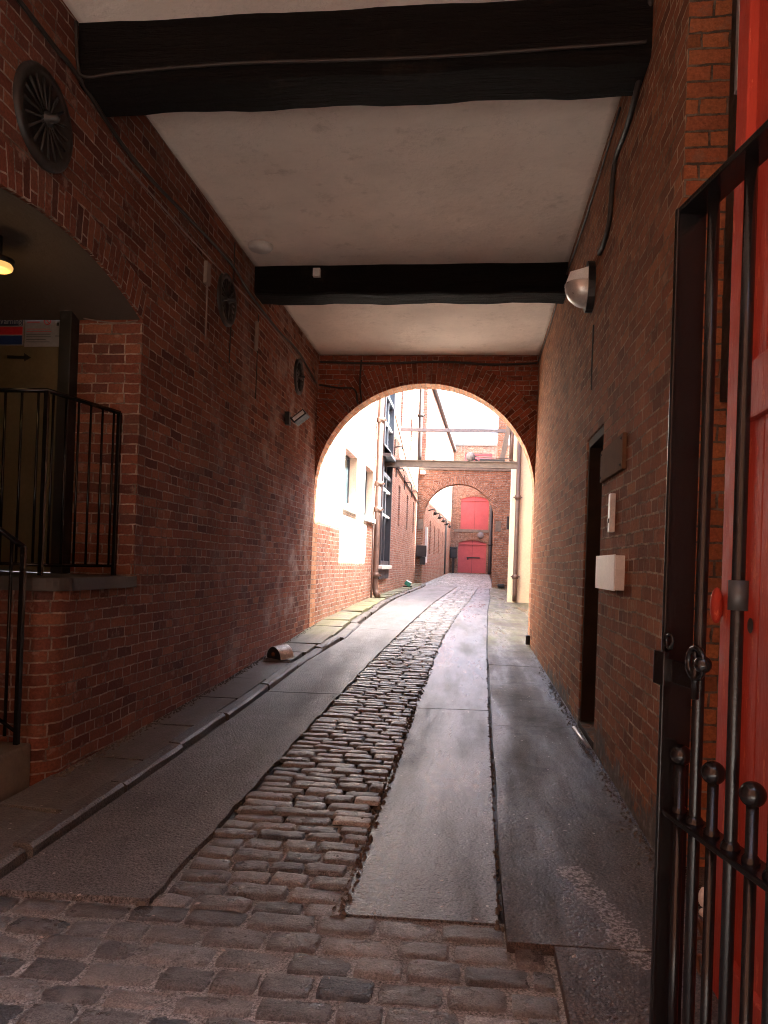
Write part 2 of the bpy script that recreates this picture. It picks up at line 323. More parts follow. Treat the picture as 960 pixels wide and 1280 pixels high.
# ------------------------------------------------------------------ mesh helpers
class MB:
    def __init__(s): s.v = []; s.f = []; s.uv = []; s.sm = []; s.mi = []
    def face(s, pts, uvs=None, smooth=False, mi=0):
        i = len(s.v); s.v += [tuple(p) for p in pts]
        s.f.append(list(range(i, i+len(pts)))); s.uv.append(uvs); s.sm.append(smooth); s.mi.append(mi)
    def mesh(s, verts, faces, smooth=False, mi=0):
        i = len(s.v); s.v += [tuple(p) for p in verts]
        for f in faces: s.f.append([a+i for a in f]); s.uv.append(None); s.sm.append(smooth); s.mi.append(mi)
    def box(s, a, b, bev=0, rot=None, mi=0):
        a = Vector(a); b = Vector(b); c = (a+b)/2; d = b-a
        bm = bmesh.new(); bmesh.ops.create_cube(bm, size=1)
        for v in bm.verts: v.co = Vector((v.co.x*abs(d.x), v.co.y*abs(d.y), v.co.z*abs(d.z)))
        if bev > 0: bmesh.ops.bevel(bm, geom=list(bm.edges), offset=min(bev, min(abs(d.x), abs(d.y), abs(d.z))*.45), segments=2, affect='EDGES', profile=.6)
        if rot is not None: bmesh.ops.transform(bm, matrix=rot.to_4x4(), verts=bm.verts)
        bm.verts.ensure_lookup_table()
        s.mesh([v.co+c for v in bm.verts], [[v.index for v in f.verts] for f in bm.faces], mi=mi); bm.free()
        return s
    def tube(s, pts, r, n=10, caps=True, mi=0):
        pts = [Vector(p) for p in pts]; rs = r if isinstance(r, (list, tuple)) else [r]*len(pts)
        vs = []; fs = []; prev = None
        for i, p in enumerate(pts):
            t = ((pts[min(i+1, len(pts)-1)]-pts[max(i-1, 0)])).normalized()
            if prev is None:
                up = Vector((0, 0, 1)) if abs(t.z) < .9 else Vector((1, 0, 0))
                a = t.cross(up).normalized()
            else: a = (prev - t*prev.dot(t)).normalized()
            prev = a; b = t.cross(a)
            for k in range(n):
                q = 2*math.pi*k/n; vs.append(p + (a*math.cos(q)+b*math.sin(q))*rs[i])
        for i in range(len(pts)-1):
            for k in range(n):
                fs.append([i*n+k, i*n+(k+1) % n, (i+1)*n+(k+1) % n, (i+1)*n+k])
        if caps: fs.append(list(range(n))[::-1]); fs.append([(len(pts)-1)*n+k for k in range(n)])
        s.mesh(vs, fs, True, mi); return s
    def sphere(s, c, r, n=16, sc=(1, 1, 1), mi=0):
        bm = bmesh.new(); bmesh.ops.create_uvsphere(bm, u_segments=n, v_segments=n//2+2, radius=r)
        bm.verts.ensure_lookup_table()
        s.mesh([Vector((v.co.x*sc[0], v.co.y*sc[1], v.co.z*sc[2]))+Vector(c) for v in bm.verts], [[v.index for v in f.verts] for f in bm.faces], True, mi); bm.free(); return s
    def lathe(s, c, axis, prof, n=24, mi=0, smooth=True):   # prof: (r, h) along axis
        ax = Vector(axis).normalized(); up = Vector((0, 0, 1)) if abs(ax.z) < .9 else Vector((1, 0, 0))
        a = ax.cross(up).normalized(); b = ax.cross(a); vs = []; fs = []
        for r, h in prof:
            for k in range(n):
                q = 2*math.pi*k/n; vs.append(Vector(c)+ax*h+(a*math.cos(q)+b*math.sin(q))*r)
        for i in range(len(prof)-1):
            for k in range(n): fs.append([i*n+k, i*n+(k+1) % n, (i+1)*n+(k+1) % n, (i+1)*n+k])
        s.mesh(vs, fs, smooth, mi); return s
    def torus(s, c, axis, R_, r, n=20, m=8, mi=0, a0=0, a1=2*math.pi):
        ax = Vector(axis).normalized(); up = Vector((0, 0, 1)) if abs(ax.z) < .9 else Vector((1, 0, 0))
        a = ax.cross(up).normalized(); b = ax.cross(a)
        full = abs(a1-a0-2*math.pi) < 1e-6
        pts = [Vector(c)+(a*math.cos(a0+(a1-a0)*k/n)+b*math.sin(a0+(a1-a0)*k/n))*R_ for k in range(n+1)]
        s.tube(pts, r, m, not full, mi); return s

def link(name, mb, mats, parent=None, origin=None):
    mb.v = [(p[0], ty_(p[1]), p[2]) for p in mb.v]
    me = bpy.data.meshes.new(name)
    if parent is not None: org = Vector(parent['_o'])
    else:
        if origin is None:
            xs = [p[0] for p in mb.v]; ys = [p[1] for p in mb.v]; zs = [p[2] for p in mb.v]
            origin = ((min(xs)+max(xs))/2, (min(ys)+max(ys))/2, min(zs))
        org = Vector(origin)
    me.from_pydata([(p[0]-org.x, p[1]-org.y, p[2]-org.z) for p in mb.v], [], mb.f)
    uvl = me.uv_layers.new(name='UVMap'); k = 0
    for fi, f in enumerate(mb.f):
        u = mb.uv[fi]
        for j in range(len(f)):
            uvl.data[k].uv = u[j] if u else (0, 0); k += 1
    me.polygons.foreach_set('use_smooth', mb.sm)
    me.polygons.foreach_set('material_index', mb.mi)
    for m in (mats if isinstance(mats, (list, tuple)) else [mats]): me.materials.append(M[m])
    me.update()
    o = bpy.data.objects.new(name, me); col.objects.link(o)
    o['_o'] = tuple(org)
    if parent is not None: o.parent = parent; o.location = (0, 0, 0)
    else: o.location = (org.x, org.y, org.z+E)
    return o
def thing(name, loc, label, cat, group=None):
    o = bpy.data.objects.new(name, None); col.objects.link(o); o.empty_display_size = .1
    loc = (loc[0], ty_(loc[1]), loc[2])
    o['_o'] = tuple(loc); o.location = (loc[0], loc[1], loc[2]+E)
    return tag(o, label, cat, group)
def tag(o, label, cat, group=None):
    o['label'] = label; o['category'] = cat
    if group: o['group'] = group
    return o
def struct(name, mb, mats):
    o = link(name, mb, mats); o['kind'] = 'structure'; return o
def dup(root, delta, label=None):
    r = root.copy(); col.objects.link(r); r.location = root.location + Vector(delta)
    if label: r['label'] = label
    for ch in list(root.children):
        c = ch.copy(); col.objects.link(c); c.parent = r
        for g in ch.children:
            d = g.copy(); col.objects.link(d); d.parent = c
    return r

# wall: P0->P1 plan line, visible side is +n (n = left normal * side); depth goes to -n
def wall(mb, P0, P1, z0, z1, th, openings=(), side=1, s_off=0.0, arches=(), soffit=None):
    P0 = Vector((*P0, 0)); P1 = Vector((*P1, 0)); L = (P1-P0).length; d = (P1-P0).normalized()
    n = Vector((-d.y, d.x, 0))*side
    def W(s, z, dep): return P0 + d*s - n*dep + Vector((0, 0, z))
    ss = sorted({0.0, L, *[o[0] for o in openings], *[o[1] for o in openings]})
    zs = sorted({z0, z1, *[o[2] for o in openings], *[o[3] for o in openings]})
    ss = [s for s in ss if 0 <= s <= L]; zs = [z for z in zs if z0 <= z <= z1]
    def solid(i, j):
        if i < 0 or j < 0 or i >= len(ss)-1 or j >= len(zs)-1: return False
        a = (ss[i]+ss[i+1])/2; b = (zs[j]+zs[j+1])/2
        return not any(o[0] < a < o[1] and o[2] < b < o[3] for o in openings)
    def q(pts, uvs): mb.face(pts, uvs)
    for i in range(len(ss)-1):
        for j in range(len(zs)-1):
            if not solid(i, j): continue
            a, b, c, e = ss[i], ss[i+1], zs[j], zs[j+1]; so = s_off
            q([W(a, c, 0), W(b, c, 0), W(b, e, 0), W(a, e, 0)], [(a+so, c), (b+so, c), (b+so, e), (a+so, e)])
            q([W(a, c, th), W(a, e, th), W(b, e, th), W(b, c, th)], [(a+so, c), (a+so, e), (b+so, e), (b+so, c)])
            if not solid(i-1, j): q([W(a, c, 0), W(a, e, 0), W(a, e, th), W(a, c, th)], [(a+so, c), (a+so, e), (a+so+th, e), (a+so+th, c)])
            if not solid(i+1, j): q([W(b, c, 0), W(b, c, th), W(b, e, th), W(b, e, 0)], [(b+so, c), (b+so+th, c), (b+so+th, e), (b+so, e)])
            if not solid(i, j-1): q([W(a, c, 0), W(a, c, th), W(b, c, th), W(b, c, 0)], [(0, a), (th, a), (th, b), (0, b)])
            if not solid(i, j+1): q([W(a, e, 0), W(b, e, 0), W(b, e, th), W(a, e, th)], [(0, a), (0, b), (th, b), (th, a)])
    for (s0, s1, zs_, rise) in arches:      # arched head filling a rectangular opening whose top is zs_+rise
        N = 28; c = (s0+s1)/2; hw = (s1-s0)/2; top = zs_+rise; arc = 0
        pt = [(c-hw*math.cos(math.pi*k/N), zs_+rise*math.sin(math.pi*k/N)) for k in range(N+1)]
        if rise < hw*.6:                    # shallow: circular segment
            rr = (hw*hw+rise*rise)/(2*rise); a_ = math.asin(hw/rr)
            pt = [(c+rr*math.sin(-a_+2*a_*k/N), top-rr+rr*math.cos(-a_+2*a_*k/N)) for k in range(N+1)]
        so = s_off
        for k in range(N):
            (a, za), (b, zb) = pt[k], pt[k+1]; dl = math.hypot(b-a, zb-za)
            q([W(a, za, 0), W(b, zb, 0), W(b, top, 0), W(a, top, 0)], [(a+so, za), (b+so, zb), (b+so, top), (a+so, top)])
            q([W(a, za, th), W(a, top, th), W(b, top, th), W(b, zb, th)], [(a+so, za), (a+so, top), (b+so, top), (b+so, zb)])
            (soffit or mb).face([W(a, za, 0), W(a, za, th), W(b, zb, th), W(b, zb, 0)], [(0, arc), (th, arc), (th, arc+dl), (0, arc+dl)])
            arc += dl
    return W
def arch_ring(mb, W, c, hw, zs_, rise, width, proud=.004, seg=None, N=48, uvo=0):
    # radial brick ring standing a hair proud of the wall face
    if seg:
        rr = (hw*hw+rise*rise)/(2*rise); a_ = math.asin(hw/rr); top = zs_+rise
        pt = [(c+rr*math.sin(-a_+2*a_*k/N), top-rr+rr*math.cos(-a_+2*a_*k/N)) for k in range(N+1)]
        nr = [(math.sin(-a_+2*a_*k/N), math.cos(-a_+2*a_*k/N)) for k in range(N+1)]
    else:
        pt = [(c-hw*math.cos(math.pi*k/N), zs_+rise*math.sin(math.pi*k/N)) for k in range(N+1)]
        nr = []
        for k in range(N+1):
            q = math.pi*k/N; v = (-math.cos(q)/hw, math.sin(q)/rise); l = math.hypot(*v); nr.append((v[0]/l, v[1]/l))
    arc = 0
    for k in range(N):
        a, b = pt[k], pt[k+1]; dl = math.hypot(b[0]-a[0], b[1]-a[1])*1.12
        ao = (a[0]+nr[k][0]*width, a[1]+nr[k][1]*width); bo = (b[0]+nr[k+1][0]*width, b[1]+nr[k+1][1]*width)
        mb.face([W(*a, -proud), W(*b, -proud), W(*bo, -proud), W(*ao, -proud)], [(uvo, arc), (uvo, arc+dl), (uvo+width, arc+dl), (uvo+width, arc)])
        mb.face([W(*ao, -proud), W(*bo, -proud), W(*bo, .01), W(*ao, .01)], [(0, arc), (0, arc+dl), (.01, arc+dl), (.01, arc)])
        mb.face([W(*a, -proud), W(*a, .01), W(*b, .01), W(*b, -proud)], [(0, arc), (.01, arc), (.01, arc+dl), (0, arc+dl)])
        arc += dl

# ------------------------------------------------------------------ ground profile
LT = [(-12, -1.46), (-.3, -1.45), (2.75, -1.41), (4.0, -1.37), (5.66, -1.345), (8.57, -1.21), (12.3, -.99), (18.4, -.85), (25, -.845), (33, -.83), (55, -.47), (70, -.4)]
RT = [(-12, -1.42), (0, -1.36), (3.6, -1.29), (5.44, -1.24), (11.7, -1.14), (21.9, -.97), (33, -.88), (55, -.47), (70, -.4)]
def tab(T, y):
    def f(y):
        for (a, b), (c, d) in zip(T, T[1:]):
            if a <= y <= c: return b+(d-b)*(y-a)/(c-a)
        return T[0][1] if y < T[0][0] else T[-1][1]
    return sum(f(y+k*.5) for k in (-2, -1, 0, 1, 2))/5
def base(x, y):
    l, r = tab(LT, y), tab(RT, y); k = max(0, min(1, (x+2.5)/3.4)); return l+(r-l)*k
def lin(T, y):
    if y <= T[0][0]: return T[0][1]
    for (a, b), (c, d) in zip(T, T[1:]):
        if a <= y <= c: return b+(d-b)*(y-a)/(c-a)
    return T[-1][1]
KL = [(0, -2.03), (9, -2.0), (11, -1.86), (15, -1.95), (21, -2.0), (31, -1.93), (34, -2.05)]
KR = [(0, .17), (3, .17), (7, .215), (11, .27), (18, .42), (24, .62), (33, .8), (34, .9)]
CL = [(0, -1.27), (6, -1.27), (9, -1.22), (12, -1.12), (20, -.95), (34, -.6)]
CR = [(0, -.47), (7, -.47), (12, -.40), (16, -.28), (21, -.06), (34, .35)]
def ys(a, b, st=.4):
    n = max(1, round((b-a)/st)); return [a+(b-a)*k/n for k in range(n+1)]
def sheet(mb, fl, fr, ylist, dz, nx=4, skirt=.25, jag=0):
    rows = []
    for y in ylist:
        l, r = fl(y), fr(y)
        rows.append([(l+(r-l)*k/nx, y, base(l+(r-l)*k/nx, y)+dz) for k in range(nx+1)])
    for a, b in zip(rows, rows[1:]):
        for k in range(nx): mb.face([a[k], a[k+1], b[k+1], b[k]])
        for k, fl_ in ((0, 1), (nx, 0)):
            p, q = a[k], b[k]; P, Q = (p[0], p[1], p[2]-skirt), (q[0], q[1], q[2]-skirt)
            mb.face([P, p, q, Q] if fl_ else [p, P, Q, q])
    for row in (rows[0], rows[-1]):
        mb.face([*row, *[(p[0], p[1], p[2]-skirt) for p in row[::-1]]])

# ground sheet to the horizon
g = MB(); g.box((-160, -160, -2.3), (160, 200, -1.9)); struct('ground', g, 'ground')
# bedding under setts
g = MB(); sheet(g, lambda y: -2.6 if y < 33.6 else -2.4, lambda y: 1.2 if y < 11.8 or y > 21.5 else 2.7, ys(-9, 3.2)+ys(3.6, 56), -.078, 8)
struct('road_bed', g, 'bed_dark')
g = MB(); sheet(g, lambda y: -2.03, lambda y: lin(KR, y)+.2, ys(-9, 2.5)+[2.96], -.0705, 6); sheet(g, lambda y: lin(CL, y), lambda y: lin(CR, y), ys(2.97, 3.9), -.074, 6)
struct('sandy_joint_filling', g, 'bed')
# asphalt lanes
g = MB(); sheet(g, lambda y: lin(KL, y)+.04, lambda y: lin(CL, y)+.005+.006*math.sin(y*9)+.005*math.sin(y*23), ys(2.93, 7.18, .12), -.042, 4)
sheet(g, lambda y: lin(KL, y)+.04, lambda y: lin(CL, y)+.005+.006*math.sin(y*9)+.005*math.sin(y*23), ys(7.195, 12.18, .2), -.042, 4)
sheet(g, lambda y: lin(KL, y)+.04, lambda y: lin(CL, y)+.005, ys(12.19, 33.2), -.042, 4)
struct('left_road_lane', g, 'lane')
g = MB(); sheet(g, lambda y: lin(CR, y)+.0+.008*math.sin(y*5)+.004*math.sin(y*19), lambda y: lin(KR, y)-.022, ys(2.94, 6.78, .12), -.060, 4)
sheet(g, lambda y: lin(CR, y)+.0+.015*math.sin(y*7), lambda y: lin(KR, y)-.022, ys(6.80, 20, .2), -.060, 4)
sheet(g, lambda y: lin(CR, y)+.0, lambda y: lin(KR, y)-.022, ys(20.02, 33.2), -.060, 4)
struct('right_road_lane', g, 'lane_wet')
# right footway slab
g = MB(); sheet(g, lambda y: lin(KR, y)+.17, lambda y: 1.16, ys(-9, 2.74), -.03, 4)
sheet(g, lambda y: lin(KR, y)+.004*math.sin(y*3), lambda y: 1.16, ys(2.75, 6.1, .2), -.03, 4)
sheet(g, lambda y: lin(KR, y)+.003, lambda y: 1.16, ys(6.11, 9.3, .2), -.031, 4); sheet(g, lambda y: lin(KR, y)-.002, lambda y: 1.16, ys(9.308, 11.72, .2), -.029, 4)
sheet(g, lambda y: lin(KR, y), lambda y: 2.75, ys(11.73, 22.0), -.03, 5)
sheet(g, lambda y: lin(KR, y), lambda y: 1.1+(y-21.5)*.045, ys(22.01, 33), -.03, 3)
struct('right_pavement', g, 'footway')
# left flagstones
g = MB(); y = -6.0
while y < 33:
    L_ = rnd.uniform(.62, 1.0)*(1.1 if y < 9 else .95)
    y1 = min(y+L_, 33.2); tilt = rnd.uniform(-.006, .006); sk = rnd.uniform(-.03, .03)
    x0 = -2.52; xk = lin(KL, (y+y1)/2) - .14
    if y > 2.4 and y < 10.8:
        xk = lin(KL, (y+y1)/2)-.11
    nx = 3; rows = []
    for yy, s_ in ((y+.012, 0), ((y+y1)/2, .5), (y1-.012, 1)):
        rows.append([(x0+(xk-x0)*k/nx, yy+sk*k/nx, base(x0, yy)-.002+tilt*k) for k in range(nx+1)])
    for a, b in zip(rows, rows[1:]):
        for k in range(nx): g.face([a[k], a[k+1], b[k+1], b[k]])
    rim = rows[0]+[rows[1][-1]]+rows[2][::-1]+[rows[1][0]]
    for p, q in zip(rim, rim[1:]+rim[:1]): g.face([p, (p[0], p[1], p[2]-.12), (q[0], q[1], q[2]-.12), q])
    y = y1
struct('left_pavement', g, 'flag')
# kerb stones of the left pavement, worn and uneven
g = MB(); y = -6.0
while y < 33:
    L_ = rnd.uniform(.75, 1.25); y1 = y+L_
    xa, xb = lin(KL, y), lin(KL, y1); j = rnd.uniform(-.02, .02); dz = rnd.uniform(-.02, .004)
    w = .11 if y < 10.8 else .13
    if abs(y-10.9) < .9: w, dz, j = .17, -.012, .05
    n = 5; prof = [(-w, -.2), (-w+.003, -.006), (-w+.012, 0), (-.022, -.004), (-.004, -.02), (.002, -.2)]
    vs = []; fs = []
    for k in range(n+1):
        yy = y+.014+(L_-.028)*k/n; xx = xa+(xb-xa)*k/n+j; zz = base(xx, yy)+dz
        for p in prof: vs.append((xx+p[0]+rnd.uniform(-.005, .005), yy, zz+p[1]+rnd.uniform(-.003, .003)))
    m = len(prof)
    for k in range(n):
        for a in range(m-1): fs.append([k*m+a, k*m+a+1, (k+1)*m+a+1, (k+1)*m+a][::-1])
    fs.append(list(range(m))); fs.append([n*m+a for a in range(m)][::-1])
    g.mesh(vs, fs, False); y = y1
struct('kerb', g, 'kerb_stone')

# setts ------------------------------------------------------------
SV, SF, ST = [], [], []
def sett(cx, cy, w, l, top, drop, yaw):
    nx, ny = 7, 7; UU = (-1, -.9, -.5, 0, .5, .9, 1); VV = (-1, -.8, -.4, 0, .4, .8, 1); i0 = len(SV); t = rnd.random()
    t = .08+.84*t if rnd.random() > .05 else rnd.choice((0.0, 0.03, .95, 1.0))
    ca, sa = math.cos(yaw), math.sin(yaw); tx, ty = rnd.uniform(-.035, .035), rnd.uniform(-.07, .07)
    for b in range(ny):
        for a in range(nx):
            uu = u = UU[a]; vv = v = VV[b]
            k = 1-.06*(uu*uu*vv*vv)
            x = uu*w/2*k; y = vv*l/2*k
            z = top-drop*(.12*uu**4+.30*vv**2) - (drop*.9+.004 if abs(u) > .99 or abs(v) > .99 else 0) + tx*x+ty*y+rnd.uniform(-.0018, .0018)
            if abs(u) < .99 and abs(v) < .99: z += rnd.uniform(-.0022, .0022); x += rnd.uniform(-.006, .006); y += rnd.uniform(-.004, .004)
            SV.append((cx+x*ca-y*sa, cy+x*sa+y*ca, z)); ST.append(t)
    for b in range(ny-1):
        for a in range(nx-1):
            p = i0+b*nx+a; SF.append((p, p+1, p+nx+1, p+nx))
def sett_rows(y0, y1, fl, fr, pitch, wid, topoff, drop, tiltrow=0):
    y = y0; r = 0
    while y < y1:
        p = pitch*rnd.uniform(.88, 1.14); l, rr = fl(y), fr(y); x = l+rnd.uniform(-.02, .03)
        while x < rr-.05:
            w = wid*rnd.uniform(.72, 1.3)
            if x+w > rr-.04: w = rr-x+rnd.uniform(-.02, .015)
            if w < .07: break
            cx = x+w/2; cy = y+p/2+rnd.uniform(-.006, .006)+tiltrow*(cx-l)
            sett(cx, cy, w-rnd.uniform(.004, .014), p-rnd.uniform(.006, .016), base(cx, cy)+topoff+rnd.uniform(-.006, .006), drop, rnd.uniform(-.03, .03))
            x += w
        y += p; r += 1
sett_rows(.6, 2.9, lambda y: -2.0, lambda y: lin(KR, y)+(.15 if y < 2.7 else 0), .124, .215, -.060, .012)
sett_rows(2.9, 4.0, lambda y: lin(CL, y), lambda y: lin(CR, y), .118, .22, -.055, .014)
sett_rows(3.98, 20, lambda y: lin(CL, y)+.01, lambda y: lin(CR, y), .108, .235, -.047, .016)
sett_rows(20, 33.2, lambda y: lin(CL, y), lambda y: lin(CR, y), .15, .24, -.05, .03)
sett_rows(33.2, 54.8, lambda y: -2.25+(y-33.2)*.025, lambda y: .95+(y-33.2)*.015, .17, .30, -.05, .035)
me = bpy.data.meshes.new('cobbles'); me.from_pydata([(a, b, c) for a, b, c in SV], [], SF)
me.attributes.new('tone', 'FLOAT', 'POINT').data.foreach_set('value', ST)
me.polygons.foreach_set('use_smooth', [True]*len(SF)); me.materials.append(M['sett'])
o = bpy.data.objects.new('cobbles', me); col.objects.link(o); o.location.z = E; o['kind'] = 'structure'
# grit and litter flecks on the stones
g = MB()
for _ in range(170):
    y = rnd.uniform(2.4, 8); x = rnd.uniform(-2.2, .6)
    r = rnd.uniform(.003, .010); z = base(x, y)-.045 if -1.98 < x < lin(KR, y) else base(x, y)+.002
    a = rnd.random()*6.28
    g.mesh([(x+r*math.cos(a+k*1.57)*(1.6 if k % 2 else .8), y+r*math.sin(a+k*1.57)*(1.6 if k % 2 else .8), z+rnd.uniform(0, .003)) for k in range(4)]+[(x, y, z+.005)],
           [(0, 1, 4), (1, 2, 4), (2, 3, 4), (3, 0, 4)])
o = link('litter_flecks', g, 'mortar_lump'); o['kind'] = 'stuff'; tag(o, 'tiny pale flecks of grit and litter scattered on the lanes', 'grit')

def debris(line, y0, y1, n, spread, mat, label, dz=0):
    g = MB()
    for _ in range(n):
        y = rnd.uniform(y0, y1)*(1 if rnd.random() < .5 else .75); y = max(y0, y); x = line(y)+abs(rnd.gauss(0, spread))*(1 if spread > 0 else -1)
        r = rnd.uniform(.004, .014); z = base(x, y)+dz; a = rnd.random()*6.28; h_ = r*rnd.uniform(.4, 1.1)
        p = [(x+r*math.cos(a+k*1.26)*rnd.uniform(.6, 1.2), y+r*math.sin(a+k*1.26)*rnd.uniform(.6, 1.4), z-.004) for k in range(5)]
        g.mesh(p+[(x+rnd.uniform(-.3, .3)*r, y, z+h_)], [(k, (k+1) % 5, 5) for k in range(5)])
    o = link('crumbled_mortar', g, mat); o['kind'] = 'stuff'; tag(o, label, 'debris')
debris(lambda y: -2.49, 4.3, 12, 900, .03, 'debris_dark', 'crumbs of mortar and dirt along the foot of the left wall')
debris(lambda y: .89, 3.3, 11, 700, -.035, 'debris_dark', 'crumbs of mortar and dirt along the foot of the right wall', -.03)
debris(lambda y: lin(CL, y)-.03, 2.9, 9, 500, .02, 'debris_dark', 'grit gathered along the left edge of the cobbled strip', -.05)
debris(lambda y: lin(CR, y)+.02, 2.9, 9, 500, -.03, 'debris_dark', 'grit gathered along the right edge of the cobbled strip', -.055)
debris(lambda y: lin(KR, y)-.03, 2.9, 10, 400, .012, 'debris_dark', 'grit lying in the gutter of the right pavement', -.062)
# ------------------------------------------------------------------ passage ceiling and storeys above
CZ = 3.24
YA1 = 11.46
g = MB(); g.box((-2.8, -.5, CZ), (1.4, YA1+.34, CZ+.2)); struct('ceiling', g, 'plaster')
g = MB(); wall(g, (-7, -.5), (6, -.5), CZ+.25, 7.6, .4, side=-1); g.box((-7, -.1, CZ+.21), (6, 11.79, 7.6))
tag(link('upper_storey', g, 'brick_right'), 'brick upper storeys of the building above the covered passage', 'building')  # unseen storeys added over the ceiling to keep sun out of the passage
# added facades behind the camera, out of view, to limit light from the rear
for k, (a, b, h) in enumerate(((-16, -1, 12.0), (-.9, 12, 9.0))):
    g = MB(); wall(g, (a, -6), (b, -6), -1.9, h, .4, [(a_+1.2, a_+2.4, z_, z_+1.5) for a_ in (1, 4, 7) for z_ in (0, 3.2)], side=1)
    tb = thing('street_building', ((a+b)/2, -6, -1.9), ['brick street house left of the alley mouth, behind the viewer', 'lower brick street house right of the alley mouth, behind the viewer'][k], 'building')
    link('wall', g, 'brick_right', tb)
    for a_ in (1, 4, 7):
        for z_ in (0, 3.2):
            w = MB(); w.box((a+a_+1.2, -6.2, z_), (a+a_+2.4, -6.15, z_+1.5)); link('window', w, 'glass', tb)

# ------------------------------------------------------------------ left passage wall with stair alcove
XL, XR = -2.5, .9
YA1 = 11.46
YLE = (YA1+.295)/1.014; YRE = (YA1-.106)/1.014
XC = XL
tw = thing('brick_wall', (XL, 7, -1.4), 'long dark red brick wall on the left of the covered passage', 'wall')
g = MB()
# wall along +y at x=XL ; visible side +x => left normal of +y is -x so side=-1 ; s = y
def WL(s, z, dep): return Vector((XL-dep, s, z))
wall(g, (XL, 4.62), (XL, 5.5), -1.8, -.24, .5, side=-1, s_off=4.62)
wall(g, (XL, 5.5), (XL, YLE), -1.8, CZ+.05, .5, side=-1, s_off=5.5)
wall(g, (XL, -1.4), (XL, 3.3), -1.8, CZ+.05, .5, side=-1, s_off=-1.4)
W_ = wall(g, (XL, 3.3), (XL, 5.5), 1.95, CZ+.05, .5, side=-1, s_off=3.3)
W_ = wall(MB(), (XL, 3.3), (XL, 5.5), 1.95, CZ, .5, side=-1, s_off=3.3)
# spandrel of the alcove head
mbs = MB(); wall(g, (XL, 3.3), (XL, 5.5), 1.9499, 1.95, .5, side=-1, s_off=3.3, arches=[(0, 2.2, 1.76, .19)])
# rounded corner of the low wall
R0 = .16; N = 8
for k in range(N):
    a0, a1 = math.pi/2*k/N, math.pi/2*(k+1)/N
    p = lambda a: (XL-R0+R0*math.cos(a), 4.62-R0*math.sin(a)+.0)
    (xa, ya), (xb, yb) = p(a0), p(a1)
    ua, ub = 4.62-R0*a0, 4.62-R0*a1
    g.face([(xb, yb, -1.8), (xa, ya, -1.8), (xa, ya, -.24), (xb, yb, -.24)], [(ub, -1.8), (ua, -1.8), (ua, -.24), (ub, -.24)], True)
ub = 4.62-R0*math.pi/2
g.face([(-4.8, 4.46, -1.8), (XL-R0, 4.46, -1.8), (XL-R0, 4.46, -.24), (-4.8, 4.46, -.24)], [(ub-2.14, -1.8), (ub, -1.8), (ub, -.24), (ub-2.14, -.24)])
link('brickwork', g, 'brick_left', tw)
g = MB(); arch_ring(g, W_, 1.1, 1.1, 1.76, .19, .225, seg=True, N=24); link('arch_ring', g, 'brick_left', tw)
g = MB()
# cap stone and landing
pts = [(-4.8, 4.43)]+[(XL-R0+(R0+.03)*math.cos(math.pi/2-math.pi/2*k/8), 4.62-(R0+.03)*math.sin(math.pi/2-math.pi/2*k/8)) for k in range(9)]+[(XL+.03, 5.497), (-4.8, 5.497)]
for z in (-.24, -.16): g.face([(a, b, z) for a, b in (pts if z > -.2 else pts[::-1])])
for (a, b), (c, d) in zip(pts, pts[1:]+pts[:1]): g.face([(a, b, -.24), (c, d, -.24), (c, d, -.16), (a, b, -.16)])
link('landing_slab', g, 'cap_stone', tw)
# plaster barrel soffit over the alcove
g = MB(); hw, rise = 1.1, .19; rr = (hw*hw+rise*rise)/(2*rise); a_ = math.asin(hw/rr)
arc = [(4.4+rr*math.sin(-a_+2*a_*k/20), 1.95-rr+rr*math.cos(-a_+2*a_*k/20)-.006) for k in range(21)]
for (a, za), (b, zb) in zip(arc, arc[1:]): g.face([(XL-.02, a, za), (-4.9, a, za), (-4.9, b, zb), (XL-.02, b, zb)], None, True)
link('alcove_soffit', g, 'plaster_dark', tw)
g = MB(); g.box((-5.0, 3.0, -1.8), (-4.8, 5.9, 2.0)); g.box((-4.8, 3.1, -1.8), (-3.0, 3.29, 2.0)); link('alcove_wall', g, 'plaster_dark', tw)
# cream partition with door post at the far side of the alcove
tp = thing('partition', (-3.9, 5.6, -.16), 'dim cream painted partition behind the landing railing, dark post at its edge', 'partition')
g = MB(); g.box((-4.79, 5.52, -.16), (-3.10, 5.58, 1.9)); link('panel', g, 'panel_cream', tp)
g = MB(); g.box((-3.10, 5.40, -.16), (-3.005, 5.60, 1.82), .006); link('post', g, 'black_dull', tp)
g = MB()   # faint arrow painted on the panel
def pan(u, v): p = PX(u, v, y=5.515); return (p.x, 5.515, p.z)
g.face([pan(9, 444), pan(30, 445), pan(30, 449), pan(9, 448)]); g.face([pan(30, 441), pan(39, 447), pan(30, 452)])
link('arrow_mark', g, 'ink_black', tp)
# notices
def textmesh(txt, size, mat, name, parent, loc, rot, align='LEFT', ext=.0015, bold=0):
    c = bpy.data.curves.new('t', 'FONT'); c.body = txt; c.size = size; c.extrude = ext; c.align_x = align; c.offset = bold
    ob = bpy.data.objects.new('t', c); col.objects.link(ob)
    me = bpy.data.meshes.new_from_object(ob); bpy.data.objects.remove(ob)
    mm = rot.to_4x4(); me.transform(mm); me.materials.clear(); me.materials.append(M[mat])
    o = bpy.data.objects.new(name, me); col.objects.link(o); o.parent = parent
    loc = (loc[0], ty_(loc[1]), loc[2]); po = Vector(parent['_o']); o.location = Vector(loc)-po; o['_o'] = tuple(loc); return o
RX = Matrix.Rotation(R(90), 3, 'X')
tl = PX(-22, 395, y=5.5); br_ = PX(28, 431, y=5.5)
h = tl.z-br_.z
tn = thing('warning_sign', ((tl.x+br_.x)/2, 5.51, br_.z), 'banded navy, red and blue sign reading Warning, cut by the left edge', 'sign')
